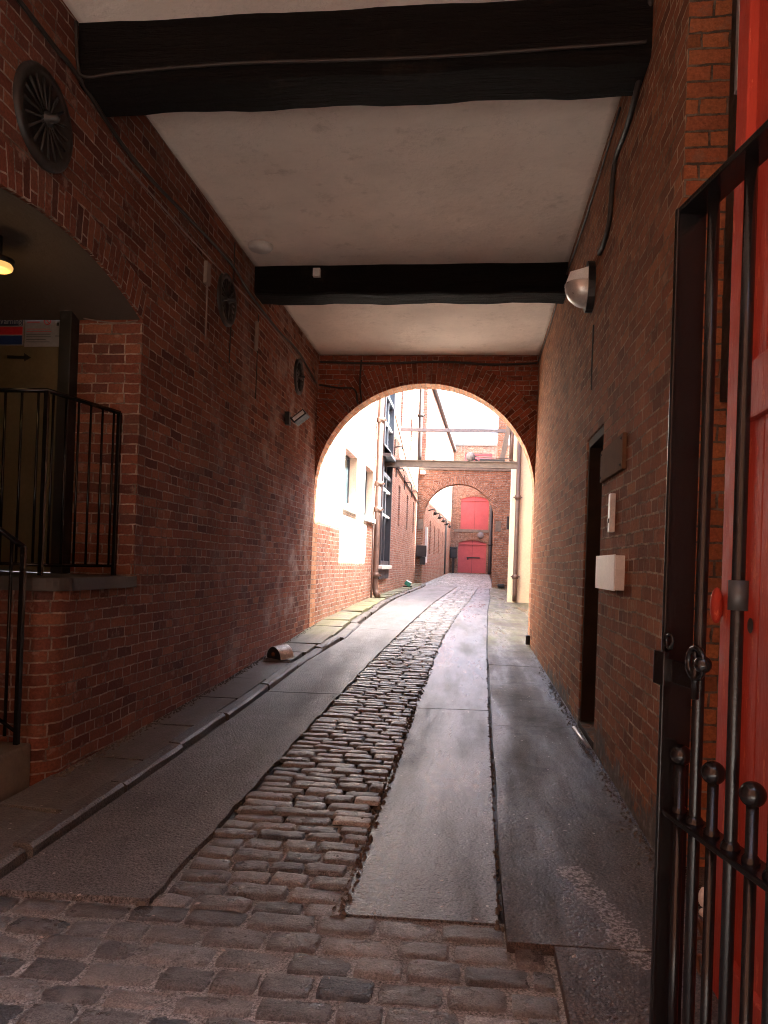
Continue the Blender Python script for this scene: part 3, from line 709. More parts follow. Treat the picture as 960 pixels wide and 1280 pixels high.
g = MB(); g.box((tl.x, 5.508, br_.z), (br_.x, 5.516, tl.z)); link('board', g, 'paper', tn)
for mat, a, b in (('ink_navy', .02, .33), ('ink_red', .37, .64), ('ink_blue', .68, .98)):
    g = MB(); g.box((tl.x+.008, 5.503, tl.z-h*b), (br_.x-.008, 5.5075, tl.z-h*a)); link('band', g, mat, tn)
textmesh('Warning', h*.27, 'paper', 'lettering', tn, (br_.x-.012, 5.502, tl.z-h*.27), RX, 'RIGHT')
tl = PX(31, 393, y=5.5); br_ = PX(78, 433, y=5.5); h = tl.z-br_.z; w = br_.x-tl.x
tn = thing('no_smoking_notice', ((tl.x+br_.x)/2, 5.51, br_.z), 'white paper notice with a red no smoking symbol, right of the banded sign', 'notice')
g = MB(); g.box((tl.x, 5.508, br_.z), (br_.x, 5.512, tl.z)); link('sheet', g, 'paper', tn)
g = MB(); c = (tl.x+w*.58, 5.506, tl.z-h*.2)
g.torus(c, (0, 1, 0), h*.11, .004); g.tube([(c[0]-h*.08, 5.506, c[2]+h*.08), (c[0]+h*.08, 5.506, c[2]-h*.08)], .004, 6); link('symbol', g, 'ink_red', tn)
g = MB()
for k, L_ in enumerate((.6, .64, .62, .64, .5, .6)):
    g.box((tl.x+w*.05, 5.505, tl.z-h*(.46+.08*k)), (tl.x+w*.05+w*L_, 5.5075, tl.z-h*(.445+.08*k)), mi=0 if k < 2 else 1)
g.box((tl.x+w*.1, 5.505, tl.z-h*.16), (tl.x+w*.38, 5.5075, tl.z-h*.13), mi=0); g.box((tl.x+w*.06, 5.505, tl.z-h*.25), (tl.x+w*.38, 5.5075, tl.z-h*.22), mi=0)
g.box((tl.x+w*.82, 5.505, tl.z-h*.35), (tl.x+w*.88, 5.5075, tl.z-h*.25), mi=1); g.box((tl.x+w*.8, 5.505, tl.z-h*.68), (tl.x+w*.95, 5.5075, tl.z-h*.66), mi=1)
link('printed_lines', g, ['ink_red', 'ink_black'], tn)
# warm ceiling lamp in the alcove
p = PX(-2, 336, y=4.5)
tn = thing('ceiling_lamp', (p.x, p.y, p.z), 'round glowing amber lamp on the alcove ceiling at the left edge', 'lamp')
g = MB(); g.lathe((p.x, p.y, p.z), (0, 0, 1), [(0.0, .012), (.045, .012), (.05, .0), (.062, -.01), (.078, 0), (.083, .016), (.075, .032)], 24); link('glass_ring', g, 'lamp_glow', tn)
g = MB(); g.lathe((p.x, p.y, p.z), (0, 0, 1), [(0, .031), (.088, .031), (.09, .06), (.0, .09)], 24)
g.tube([(p.x, p.y, p.z+.06), (p.x, p.y, 1.94)], .02); link('mount', g, 'iron_cast', tn)
ld = bpy.data.lights.new('alcove_lamp_light', 'POINT'); ld.energy = .12; ld.color = (1, .62, .25); ld.shadow_soft_size = .06
lo_ = bpy.data.objects.new('alcove_lamp_light', ld); lo_.location = (p.x, ty_(p.y), p.z+E-.08); col.objects.link(lo_)

# landing railing
def railing(name, path, ztop, zbot, n, label, r=.009, foot=None):
    t_ = thing(name, (path[0][0], path[0][1], zbot), label, 'railing')
    g = MB(); g.tube([(x, y, z) for (x, y), z in zip(path, ztop)], .017, 8); link('handrail', g, 'black_iron', t_)
    g = MB(); g.tube([(x, y, z) for (x, y), z in zip(path, [zbot+.07+(a-ztop[0] if foot else 0) for a in ztop])], .011, 8); link('bottom_rail', g, 'black_iron', t_)
    segs = []
    for k in range(len(path)-1):
        a, b = Vector(path[k]), Vector(path[k+1]); L_ = (b-a).length; m = max(1, round(L_/n))
        for j in range(m): segs.append((a+(b-a)*((j+.5)/m), ztop[k]+(ztop[k+1]-ztop[k])*((j+.5)/m)))
    for (q, zt) in segs:
        g = MB(); zb = zbot+(zt-ztop[0] if foot else 0)
        g.tube([(q.x, q.y, zb if foot else zb+.07), (q.x, q.y, zt)], r, 8); link('baluster', g, 'black_iron', t_)
    for k in range(len(path)-1):
        g = MB(); x, y = path[k]; zb = zbot+((ztop[k]-ztop[0]) if foot else 0)
        g.box((x-.014, y-.014, zb), (x+.014, y+.014, ztop[k]+.0), .002); link('post', g, 'black_iron', t_)
    return t_
railing('landing_railing', [(-2.64, 5.47), (-2.84, 4.86), (-3.9, 4.86)], [1.05, 1.07, 1.07], -.16, .115, 'black iron railing along the raised landing beside the cream partition')
# stone steps and stair rail
tn = thing('stone_steps', (-3.0, 4.0, -1.5), 'worn stone steps climbing to the raised landing on the left', 'steps')
for k in range(4):
    g = MB(); x1 = -2.60-.34*k; z1 = -1.155+.25*k
    g.box((-4.8, 3.31, -1.7 if k == 0 else z1-.25), (x1, 4.455, z1), .02); link('step', g, 'stone', tn)
tn = railing('stair_rail', [(-2.60, 4.30), (-3.3, 4.22)], [.02, .5], -1.13, .13, 'slim black stair rail in front of the round brick corner, by the steps', r=.010, foot=True)

# ------------------------------------------------------------------ right passage wall
XC = XR
tr = thing('brick_wall', (XR, 7, -1.3), 'brown brick wall with dark doorway on the right of the covered passage', 'wall')
g = MB()
DY0, DY1 = 5.26, 6.02
wall(g, (XR, 3.37), (XR, YRE), -1.8, CZ+.05, .45, [(DY0-3.37, DY1-3.37, -1.22, 1.06)], side=1, s_off=3.37)
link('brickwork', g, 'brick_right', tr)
g = MB(); wall(g, (XR+.002, 3.366), (1.12, 3.366), -1.8, CZ+.05, .3, side=-1); wall(g, (1.12, 3.36), (1.12, 1.0), -1.8, CZ+.05, .35, side=-1)
link('end_pier', g, 'brick_pier', tr)
td = link('door', MB().box((XR+.30, DY0, -1.22), (XR+.35, DY1, 1.06)), 'wood_brown', tr)
g = MB()
for k in range(1, 5):
    yy = DY0+(DY1-DY0)*k/5; link('door_batten', MB().box((XR+.285, yy-.006, -1.2), (XR+.302, yy+.006, 1.04)), 'timber_black', td)
g = MB(); g.box((XR+.012, DY1-.05, -1.215), (XR+.30, DY1-.002, 1.058), .004); g.box((XR+.10, DY0+.002, -1.215), (XR+.30, DY0+.05, 1.058), .004); g.box((XR+.012, DY0+.05, .99), (XR+.30, DY1-.05, 1.058), .004)
link('door_frame', g, 'wood_brown', tr)
g = MB(); g.box((XR-.004, DY0+.003, -1.34), (XR+.28, DY1-.003, -1.222), .006); link('doorstep', g, 'wood_brown', tr)
# worn metal pipe along the doorway foot
a = PX(722, 899, x=XR-.05); b = PX(742, 931, x=XR-.02)
tag(link('foot_pipe', MB().tube([(XR-.075, a.y, base(XR, a.y)+.02), (XR-.055, b.y, base(XR, b.y)+.02)], .012), 'galv'), 'short shiny metal strip at the foot of the dark doorway', 'pipe')

def on_right(u0, v0, u1, v1, depth):
    a = PX(u0, v0, x=XR-depth); b = PX(u1, v1, x=XR-depth)
    return min(a.y, b.y), max(a.y, b.y), min(a.z, b.z), max(a.z, b.z)
y0, y1, z0, z1 = on_right(752, 562, 778, 588, .02); z0, z1 = .62, .84
tn = thing('wooden_plaque', (XR, (y0+y1)/2, z0), 'weathered brown wooden plaque beside the top of the dark doorway', 'plaque')
link('board', MB().box((XR-.025, y0, z0), (XR, y1, z1), .004), 'plaque_wood', tn)
g = MB()
for (a, b) in ((y0+.04, z0+.03), (y1-.04, z0+.03), (y0+.04, z1-.03), (y1-.04, z1-.03)): link('screw', MB().sphere((XR-.026, a, b), .008, 8), 'iron_cast', tn)
p = PX(763, 617, x=XR-.03); q = PX(763, 665, x=XR-.03)
tn = thing('intercom_strip', (XR, p.y, q.z), 'narrow upright white strip on brick below the wooden plaque', 'fitting')
link('housing', MB().box((XR-.035, p.y-.03, q.z), (XR, p.y+.035, p.z), .005), 'white_dirty', tn)
link('button', MB().box((XR-.042, p.y-.012, q.z+.06), (XR-.034, p.y+.012, q.z+.09), .003), 'plastic_black', tn)
a = PX(745, 716, x=XR-.06); b = PX(768, 716, x=XR-.06); c = PX(768, 694, x=XR-.06); d = PX(768, 738, x=XR-.06)
tn = thing('utility_box', (XR, b.y, d.z), 'pale grey flat utility box on the right brick wall at chest height', 'box')
link('casing', MB().box((XR-.055, b.y, d.z), (XR, a.y, c.z), .004), 'white_dirty', tn)
link('cover', MB().box((XR-.063, b.y-.004, d.z-.004), (XR-.0535, a.y+.004, c.z+.004), .003), 'white_paint', tn)

# half drum bulkhead lamps (one on wall, one fallen on the pavement)
def half_drum(name, c, ax, up, out, rad, width, label, mats=('plastic_black', 'silver', 'white_dirty')):
    """drum sector: ax = drum axis, up/out span the half circle"""
    ax, up, out, c = Vector(ax).normalized(), Vector(up).normalized(), Vector(out).normalized(), Vector(c)
    t_ = thing(name, c, label, 'lamp', 'half drum bulkhead lamps')
    N = 16; pts = [up*rad*math.cos(math.pi*k/N)+out*rad*math.sin(math.pi*k/N) for k in range(N+1)]
    g = MB()
    for a, b in zip(pts, pts[1:]):
        g.face([c+a-ax*width/2, c+b-ax*width/2, c+b+ax*width/2, c+a+ax*width/2], None, True)
        g.face([c+a*.96+ax*width/2, c+b*.96+ax*width/2, c+b*.96-ax*width/2, c+a*.96-ax*width/2], None, True)
    link('hood', g, mats[1], t_)
    for s_ in (-1, 1):
        g = MB(); o_ = ax*(width/2*s_*.93)
        g.face([c+p*.955+o_ for p in pts]); g.face([c+p*.955+o_*.9 for p in pts[::-1]])
        link('end_plate', g, mats[0] if s_ < 0 else mats[2], t_)
    g = MB(); g.face([c+up*rad*.95-ax*width*.45, c-up*rad*.95-ax*width*.45, c-up*rad*.95+ax*width*.45, c+up*rad*.95+ax*width*.45]); link('back_plate', g, mats[0], t_)
    return t_
# wall lamp: black semicircular backplate, silver quarter hood below
tn = thing('bulkhead_lamp', (XR, 5.75, 1.95), 'silver half round lamp on black round back plate high on right wall', 'lamp', 'half drum bulkhead lamps')
c = PX(741, 359, x=XR); rad = .205
N = 20; g = MB()
circ = [(c.y+rad*.75*math.sin(2*math.pi*k/N), c.z+rad*math.cos(2*math.pi*k/N)) for k in range(N)]
g.face([(XR-.055, a, b) for a, b in circ]); 
for (a, b), (d, e) in zip(circ, circ[1:]+circ[:1]): g.face([(XR-.055, a, b), (XR, a, b), (XR, d, e), (XR-.055, d, e)], None, True)
link('back_plate', g, 'plastic_black', tn)
g = MB(); K = 12
# scoop: half-ellipsoid lower shell standing out from the wall
vs = []; fs = []
for i in range(K+1):
    th_ = math.pi*i/K
    for j in range(9):
        ph = math.pi/2*j/8
        r_ = rad*.92
        vs.append((XR-.055-.17*math.cos(ph)*1.0*math.sin(th_)**.6 if 0 < i < K else XR-.055, c.y-rad*.66*math.cos(th_), c.z-r_*math.sin(ph)*math.sin(th_) + .02))
for i in range(K):
    for j in range(8): fs.append([i*9+j, i*9+j+1, (i+1)*9+j+1, (i+1)*9+j])
g.mesh(vs, fs, True); link('reflector_bowl', g, 'bowl', tn)
vs = [(XR-.056, c.y-rad*.62, c.z+.02), (XR-.22, c.y-rad*.3, c.z+.02), (XR-.22, c.y+rad*.3, c.z+.02), (XR-.056, c.y+rad*.62, c.z+.02)]
g = MB(); g.face(vs); g.face([(a, b, d+.10) if a > XR-.1 else (a+.03, b, d+.085) for a, b, d in vs][::-1])
g.face([vs[0], vs[1], (vs[1][0]+.03, vs[1][1], vs[1][2]+.085), (vs[0][0], vs[0][1], vs[0][2]+.10)])
g.face([vs[1], vs[2], (vs[2][0]+.03, vs[2][1], vs[2][2]+.085), (vs[1][0]+.03, vs[1][1], vs[1][2]+.085)])
link('lens', g, 'white_paint', tn)
# pavement lamp
XC = None
p = PX(350, 812, x=-2.27); yy = p.y
zb = base(-2.3, yy)+.012
tn = half_drum('bulkhead_lamp', (-2.27, yy, zb), (.62, .78, .10), (.78, -.62, 0), (0, -.1, 1), .15, .19, 'silver half drum lamp lying on the left pavement against the wall', mats=('plastic_black', 'bowl_bright', 'bowl_bright'))
ax = Vector((.62, .78, .10)).normalized(); q = Vector((-2.27, yy, zb))-ax*.10+Vector((0, 0, .055))
link('bulb_cap', MB().sphere(q, .028, 10, (1, .6, 1)), 'plaque_wood', tn)

# cast iron round vents on the left wall
XC = XL
def vent(y, z, r, label):
    t_ = thing('wall_vent', (XL, y, z), label, 'vent', 'round cast iron vents high on the left wall')
    g = MB(); g.lathe((XL, y, z), (1, 0, 0), [(r, 0), (r, .02), (r*.95, .032), (r*.80, .030), (r*.76, .015), (0, .015)], 32); link('rim', g, 'iron_cast', t_)
    g = MB()
    for k in range(18):
        a = 2*math.pi*k/18
        g.tube([(XL+.028, y+r*.16*math.cos(a), z+r*.16*math.sin(a)), (XL+.018, y+r*.80*math.cos(a), z+r*.80*math.sin(a))], [.005, .009], 6)
    link('grille', g, 'iron_cast', t_)
    g = MB(); g.lathe((XL, y, z), (1, 0, 0), [(r*.16, .015), (r*.16, .035), (.025, .045), (.022, .085), (.010, .10), (0, .10)], 16); link('boss', g, 'black_dull', t_)
vent(4.17, 2.45, .275, 'largest round iron vent, on the brick above the left alcove')
vent(7.27, 2.54, .255, 'round iron vent on left wall just before the second ceiling beam')
vent(10.3, 2.56, .25, 'round iron vent nearest the archway, above the small floodlight')

# ------------------------------------------------------------------ beams
XC = None
def rough_beam(y0, y1, z0, label, flare=0):
    nx = 24; g = MB(); rows = []
    for k in range(nx+1):
        x = XL-.02+(XR-XL+.04)*k/nx
        w = .02*math.sin(k*.9+y0)+.008*math.sin(k*2.3)
        e = flare*math.exp(-((x-XL)/.35)**2)
        c = [(x, y0-e*.0+w*.3, CZ-.001), (x, y0+w*.3, z0+.06), (x, y0+.02, z0+.012+w*.4), (x, y0+.05, z0+w*.4-e), (x, y1-.05, z0+w*.4-e), (x, y1-.01, z0+.03+w*.4), (x, y1, z0+.08), (x, y1, CZ-.001)]
        rows.append(c)
    m = len(rows[0]); vs = [p for r_ in rows for p in r_]; fs = []
    for k in range(nx):
        for a in range(m): b = (a+1) % m; fs.append([k*m+a, k*m+b, (k+1)*m+b, (k+1)*m+a])
    fs.append(list(range(m))); fs.append([nx*m+a for a in range(m)][::-1])
    g.mesh(vs, fs); return tag(link('ceiling_beam', g, 'timber_black'), label, 'beam', 'black timber beams across the ceiling')
rough_beam(4.27, 4.67, 2.88, 'thick black timber ceiling beam nearest the viewer, ends on brick')
rough_beam(7.98, 8.38, 2.93, 'black timber ceiling beam farther in, just before the archway')
# soot-worn bracket pieces on the beam
p = PX(315, 312, z=CZ-.01)
tag(link('ceiling_disc', MB().lathe((-2.28, 7.45, CZ), (0, 0, -1), [(.13, 0), (.13, .02), (.11, .045), (0, .05)], 20), 'white_dirty'), 'round pale disc fitting on the ceiling before the farther beam', 'fitting')
tag(link('junction_box', MB().box((-1.83, 7.92, 3.10), (-1.75, 7.975, 3.19), .005), 'white_dirty'), 'small white junction box on the face of the farther beam', 'box')

# ------------------------------------------------------------------ archway 1
ta = thing('brick_archway', (-.8, 11.65, -1.1), 'large round brick archway closing the covered passage', 'archway')
sf_ = MB(); g = MB(); SZ, RISE = 1.14, 1.66
# plane y=11.4 facing -y: line from x=-2.5 to .9 (dir +x), left normal +y => side -1
Wa = wall(g, (XL, YA1), (XR, YA1), SZ-.001, CZ+.05, .36, [(0, 3.4, SZ-.01, SZ+RISE)], side=-1, arches=[(0, 3.4, SZ, RISE)], s_off=.1, soffit=sf_)
link('arch_soffit', sf_, 'brick_soffit', ta)
link('brickwork', g, 'brick_arch', ta)
g = MB(); arch_ring(g, Wa, 1.7, 1.7, SZ, RISE, .42, N=60, uvo=.05)
# keep the ring inside the passage
g.v = [(max(XL+.001, min(XR-.001, p[0])), p[1], p[2]) for p in g.v]
link('arch_ring', g, 'brick_ring', ta)
g = MB(); wall(g, (XR, YA1+.001), (XR, YA1+.36), -1.8, CZ, .4, side=1, s_off=11.4); link('jamb', g, 'brick_soffit', ta)
g = MB(); wall(g, (XL, YA1+.001), (XL, YA1+.36), -1.8, CZ, .5, side=-1, s_off=11.4)
link('jamb', g, 'brick_soffit', ta)
tag(link('conduit_box', MB().box((XR-.06, 11.34, base(XR, 11.3)), (XR, 11.44, base(XR, 11.3)+.14), .01), 'black_dull'), 'small black block at the foot of the right archway corner', 'block')

# ------------------------------------------------------------------ cables
def cable(pts, r, label, mat='cable', name='cable'):
    P = [Vector(p) for p in pts]; out = []
    for i in range(len(P)-1):
        p0, p1, p2, p3 = P[max(i-1, 0)], P[i], P[i+1], P[min(i+2, len(P)-1)]
        for k in range(6):
            t_ = k/6; out.append(.5*((2*p1)+(-p0+p2)*t_+(2*p0-5*p1+4*p2-p3)*t_*t_+(-p0+3*p1-3*p2+p3)*t_**3))
    out.append(P[-1])
    return tag(link(name, MB().tube(out, r, 7), mat), label, 'cable')
xl = XL+.02
XC = XL
cable([(xl, 3.4, 2.93), (xl, 4.2, 2.90), (xl, 4.44, 2.90), (xl, 5.2, 2.80), (xl, 6.2, 2.86), (xl, 7.3, 2.93), (xl, 8.0, 2.86), (xl, 9.2, 2.84), (xl, 10.2, 2.88), (xl, 11.36, 2.74)], .014, 'thick dark cable running the length of the left wall under the ceiling')
XC = None
cable([(xl, 4.20, 3.2), (xl+.01, 4.22, 2.95), (xl+.06, 4.23, 2.88), (-2.2, 4.235, 2.90), (-1.5, 4.235, 2.925), (-.4, 4.235, 2.91), (.5, 4.235, 2.93), (.86, 4.235, 2.94)], .010, 'black cable sagging along the lower edge of the nearest beam')
XC = XL
cable([(xl, 5.0, 2.70), (xl, 6.5, 2.72), (xl, 8.3, 2.80), (xl, 10.0, 2.78), (xl, 11.3, 2.70)], .007, 'thin cable below the thick one along the left wall', 'cable_pale')
xr = XR-.015
XC = XR
cable([(xr, 4.1, 3.2), (xr, 4.25, 3.02), (xr-.01, 4.36, 2.86), (xr, 4.72, 2.83), (xr, 5.05, 2.84), (xr, 5.15, 2.72), (xr, 5.22, 2.50), (xr, 5.4, 2.42), (xr, 5.62, 2.42)], .018, 'dark conduit dropping from the nearest beam on the right wall')
cable([(xr, 4.95, 3.12), (xr, 6.5, 3.08), (xr, 8.1, 3.12)], .008, 'thin cable under the ceiling along the right wall', 'cable')
cable([(xr, 8.6, 3.13), (xr, 9.6, 3.1), (xr, 11.35, 3.12)], .008, 'thin cable from the farther beam to the archway on the right wall', 'cable')
cable([(xr, 5.8, 1.93), (xr, 5.82, 1.6), (xr, 5.8, 1.42)], .006, 'short wire hanging below the silver wall lamp', 'cable')
ya = YA1-.03
XC = None
cable([(XL+.03, ya, 2.76), (-2.2, ya, 2.72), (-1.92, ya, 2.70), (-1.86, ya, 2.5), (-1.85, ya, 2.47)], .015, 'dark cable looping down beside the arch ring at its upper left')
cable([(-1.82, ya, 3.15), (-1.83, ya, 2.8), (-1.80, ya, 2.55), (-1.79, ya, 2.49)], .013, 'dark cable dropping from the ceiling onto the archway brick')
cable([(XL+.03, ya, 3.12), (-1.5, ya, 3.10), (-.6, ya, 3.13), (.2, ya, 3.09), (XR-.03, ya, 3.11)], .018, 'brown cable across the brick above the archway')
cable([(XL+.03, ya, 2.52), (-2.2, ya, 2.53), (-2.02, ya, 2.44), (-2.0, ya, 2.32)], .006, 'fine grey wire looped on the brick left of the arch ring', 'cable_pale')
XC = XL
cable([(xl, 7.42, 3.18), (xl, 7.42, 2.9), (xl, 7.40, 2.5), (xl, 7.38, 2.1), (xl, 7.38, 1.95)], .006, 'thin wire dropping down the left wall past the middle vent', 'cable')
cable([(xl, 6.72, 2.62), (xl, 6.72, 2.2), (xl, 6.72, 1.98)], .008, 'pale stub of wire beside the middle vent', 'cable_pale')
cable([(xl, 8.3, 2.75), (xl, 8.3, 2.3), (xl, 8.3, 1.8)], .006, 'thin wire down the left wall below the farther beam', 'cable')
tag(link('terminal_strip', MB().box((XL, 8.24, 2.34), (XL+.03, 8.30, 2.66), .006), 'pale_fitting'), 'pale upright terminal strip on the left wall near the farther beam', 'fitting')
tag(link('terminal_strip', MB().box((XL, 6.66, 2.48), (XL+.035, 6.76, 2.68), .006), 'pale_fitting'), 'pale square terminal strip just left of the middle vent', 'fitting')
cable([(XL-.02, 5.46, 1.735), (XL-.2, 5.47, 1.72), (-2.95, 5.47, 1.755)], .005, 'thin pale wire along the top of the alcove end wall', 'cable_pale')

# small floodlight on left wall
p = PX(362, 518, x=XL+.05)
tn = thing('floodlight', (XL, p.y, p.z), 'small black floodlight on the left wall below the last vent', 'floodlight')
link('bracket', MB().box((XL, p.y-.05, p.z-.14), (XL+.06, p.y+.05, p.z+.03), .006).tube([(XL+.05, p.y, p.z-.03), (XL+.12, p.y, p.z-.10), (XL+.20, p.y, p.z-.06)], .014), 'black_dull', tn)
q = Matrix.Rotation(R(-38), 3, 'Y')
link('head', MB().box((XL+.10, p.y-.12, p.z-.08), (XL+.30, p.y+.12, p.z+.0), .008, rot=q), 'black_dull', tn)
link('lens', MB().box((XL+.115, p.y-.135, p.z-.062), (XL+.285, p.y-.122, p.z-.018), .003, rot=q), 'white_paint', tn)

# ------------------------------------------------------------------ right side: red door leaf, black board
XC = 1.05
p = PX(905, 750, x=1.08)
td = thing('red_door', (1.1, 2.0, -1.3), 'tall red painted timber door folded open on the right behind the gate', 'door')
X0 = .82; DE = 2.42
g = MB()
yv = DE-.10
while yv > .35: g.box((X0+.028, max(.35, yv-.15), -1.36), (X0+.06, yv-.004, 3.18), .004); yv -= .152
link('boards', g, 'red_paint', td)
g = MB(); g.box((X0, DE-.10, -1.38), (X0+.055, DE, 3.2), .006)
g.box((X0, .24, -1.38), (X0+.055, .345, 3.2), .006); link('stile', g, 'red_paint', td)
for z in (-1.37, .48, 2.9):
    g = MB(); g.box((X0+.004, .35, z), (X0+.05, DE-.102, z+.18), .008); link('rail', g, 'red_paint', td)
g = MB(); g.lathe((X0+.026, 2.22, -.15), (-1, 0, 0), [(0, .002), (.024, .002)], 16); link('keyhole_plate', g, 'black_dull', td)
a = PX(901, 752, y=3.02)
g = MB(); g.sphere((X0-.018, DE-.02, -.10), .046, 14, (.45, .5, 1.3)); link('staple', g, 'red_paint', td)
g = MB(); g.box((1.085, 3.12, .78), (1.118, 3.34, 3.2), .003)
tag(link('jamb_board', g, 'black_dull'), 'black painted vertical board between brick pier and red door top', 'board')
tag(link('edge_strip', MB().box((.822, 2.425, 1.62), (.87, 2.455, 3.1), .003), 'galv'), 'pale grey metal strip along the upper edge of the red door', 'strip')
g = MB(); g.lathe((.90+.10, 3.366, -.66), (0, -1, 0), [(.035, 0), (.035, .012), (.018, .014), (.016, .03), (0, .03)], 16)
g.box((.94, 3.355, -.72), (1.06, 3.366, -.60), .004)
tag(link('wall_plate', g, 'rust'), 'small rusty square plate with bolt on the brick pier behind the gate', 'plate')
g = MB(); g.torus((.80, 2.44, -1.18), (1, 0, 0.2), .03, .006); g.torus((.80, 2.44, -1.24), (0, 1, 0), .03, .006); g.torus((.80, 2.44, -1.30), (1, 0, 0), .03, .006)
tag(link('rusty_chain', g, 'rust'), 'short rusty chain hanging low on the edge of the red door', 'chain')
g = MB(); g.sphere((.80, 2.43, -1.07), .026, 8, (.7, .6, 1.3)); g.sphere((.805, 2.43, -1.12), .02, 8, (1, .6, .8))
tag(link('plaster_lump', g, 'white_dirty'), 'small white lump of plaster on the red door edge above the chain', 'plaster')

# ------------------------------------------------------------------ iron gate
XC = None
G0 = Vector((.418, 1.57, 0)); GD = Vector((.2, -1, 0)).normalized(); GN = Vector((-GD.y, GD.x, 0))
tg = thing('iron_gate', (G0.x, G0.y, -1.4), 'glossy black iron bar gate with ball finials, swung open at right', 'gate')
ROTG = Matrix((GN, GD, Vector((0, 0, 1)))).transposed()
def gbox(t0, t1, z0, z1, w, n0=0, bev=.0025):
    c = G0+GD*((t0+t1)/2)+GN*n0
    m = MB(); m.box((-w/2, -(t1-t0)/2, -(z1-z0)/2), (w/2, (t1-t0)/2, (z1-z0)/2), bev)
    m.v = [tuple(ROTG @ Vector(v) + Vector((c.x, c.y, (z0+z1)/2))) for v in m.v]; return m
ZT, ZM, ZB = .735, -.478, -1.28
link('stile', gbox(-.006, .006, -1.34, ZT+.006, .062), 'black_iron', tg)
link('stile', gbox(1.27, 1.30, -1.42, ZT+.10, .062), 'black_iron', tg)
for z in (ZT, ZM, ZB): link('rail', gbox(.0065, 1.269, z-.006, z+.006, .052 if z != ZT else .058), 'black_iron', tg)
k = 0; t_ = .030
while t_ < 1.25:
    c = G0+GD*t_
    if k % 2 == 0:
        zt = ZM+.118
        g = MB(); g.tube([(c.x, c.y, ZB-.05), (c.x, c.y, zt-.01)], .0100, 12); link('dog_bar', g, 'black_iron', tg)
        g = MB(); g.sphere((c.x, c.y, zt), .0215, 20); link('ball_finial', g, 'black_iron', tg)
        g = MB(); g.lathe((c.x, c.y, ZM+.006), (0, 0, 1), [(.015, 0), (.014, .008), (.0105, .012)], 12); link('collar', g, 'black_iron', tg)
    else:
        g = MB(); g.tube([(c.x, c.y, ZB-.05)]+[(c.x+rnd.uniform(-.0006, .0006), c.y, z) for z in (-.9, ZM, -.1, .3)]+[(c.x, c.y, ZT-.006)], .0112, 12); link('bar', g, 'black_iron', tg)
        g = MB(); g.lathe((c.x, c.y, ZM+.006), (0, 0, 1), [(.017, 0), (.015, .008), (.0115, .012)], 12); link('collar', g, 'black_iron', tg)
    t_ += .0625; k += 1
# latch
c = G0+GD*.0
link('latch_bar', gbox(-.01, .17, -.212, -.168, .008, -.036), 'black_iron', tg)
link('latch_keeper', gbox(.0, .045, -.222, -.155, .014, -.042), 'black_iron', tg)
m = MB(); c = G0+GD*.165-GN*.045
m.torus((c.x, c.y, -.16), tuple(GN), .028, .006, 12, 8, a0=0, a1=math.pi*2); m.sphere((c.x+.006, c.y-.02, -.16), .016, 12)
m.tube([tuple(Vector((c.x, c.y, 0))+Vector((0, 0, -.14))), (c.x, c.y, -.225)], .007, 8); link('latch_hook', m, 'black_iron', tg)
m = MB(); c = G0+GD*.03-GN*.03; m.torus((c.x, c.y, -.135), tuple(GN), .014, .004, 12, 6); link('staple', m, 'black_iron', tg)
c = G0+GD*(.030+.0625*3)
link('sleeve', MB().lathe((c.x, c.y, -.06), (0, 0, 1), [(.0112, 0), (.0165, 0), (.0165, .052), (.0112, .052)], 16), 'collar_grey', tg)
# hanging post of the gate
h_ = G0+GD*1.34
tag(link('gate_post', MB().box((h_.x-.04, h_.y-.04, -1.6), (h_.x+.04, h_.y+.04, 1.0), .006).sphere((h_.x, h_.y, 1.02), .05), 'black_iron'), 'square black hanging post of the iron gate', 'post')

# ------------------------------------------------------------------ yard: left outside building
XC = XL
tb = thing('left_building', (-3, 22, -1), 'tall pale brick building in sunlight beyond the archway, on the left', 'building')
g = MB(); Y0 = (YA1+.362+.295)/1.014
ops = [(14.2, 15.75, 1.12, 2.22), (16.9, 18.3, 1.08, 2.26), (19.5, 21.7, -.05, 6.2)]
slots = [(24.5, 25.1, 1.28, 2.62), (27.6, 28.2, 1.3, 2.6), (30.5, 31.1, 1.3, 2.6), (24.3, 24.95, 4.6, 6.0), (28.2, 28.8, 4.35, 5.6), (31.9, 32.4, 4.2, 5.3)]
wall(g, (XL, Y0), (XL, 33.0), -1.8, 8.4, .45, [(a-Y0, b-Y0, c, d) for a, b, c, d in ops+slots], side=-1, s_off=Y0)
link('wall', g, 'brick_out', tb)
g = MB(); g.box((-6.5, Y0, 8.4), (XL+.18, 33, 8.52)); g.tube([(XL+.16, Y0, 8.46), (XL+.16, 33, 8.46)], .06, 8); link('eaves', g, 'roof_slate', tb)
g = MB(); g.box((-6.5, Y0+.02, -1.8), (XL-.46, 33, 8.39)); link('interior_mass', g, 'plaster_dark', tb)
g = MB()
for (a, b, z) in ((Y0+.01, 14.0, .72), (14.0, 17.35, .1), (17.35, 18.4, 1.0)):
    wall(g, (XL+.004, a), (XL+.004, b), z, 8.39, .004, [(c-a, d-a, e, f) for c, d, e, f in ops[:2] if c >= a-.01 and d <= b+.01] + [(max(c, a)-a, min(d, b)-a, e, f) for c, d, e, f in ops[:2] if (c < b and d > a) and not (c >= a-.01 and d <= b+.01)], side=-1, s_off=a)
link('whitewash', g, 'whitewash', tb)  # white sheet paints the burnt-out sunlit brick and bounces light into the passage
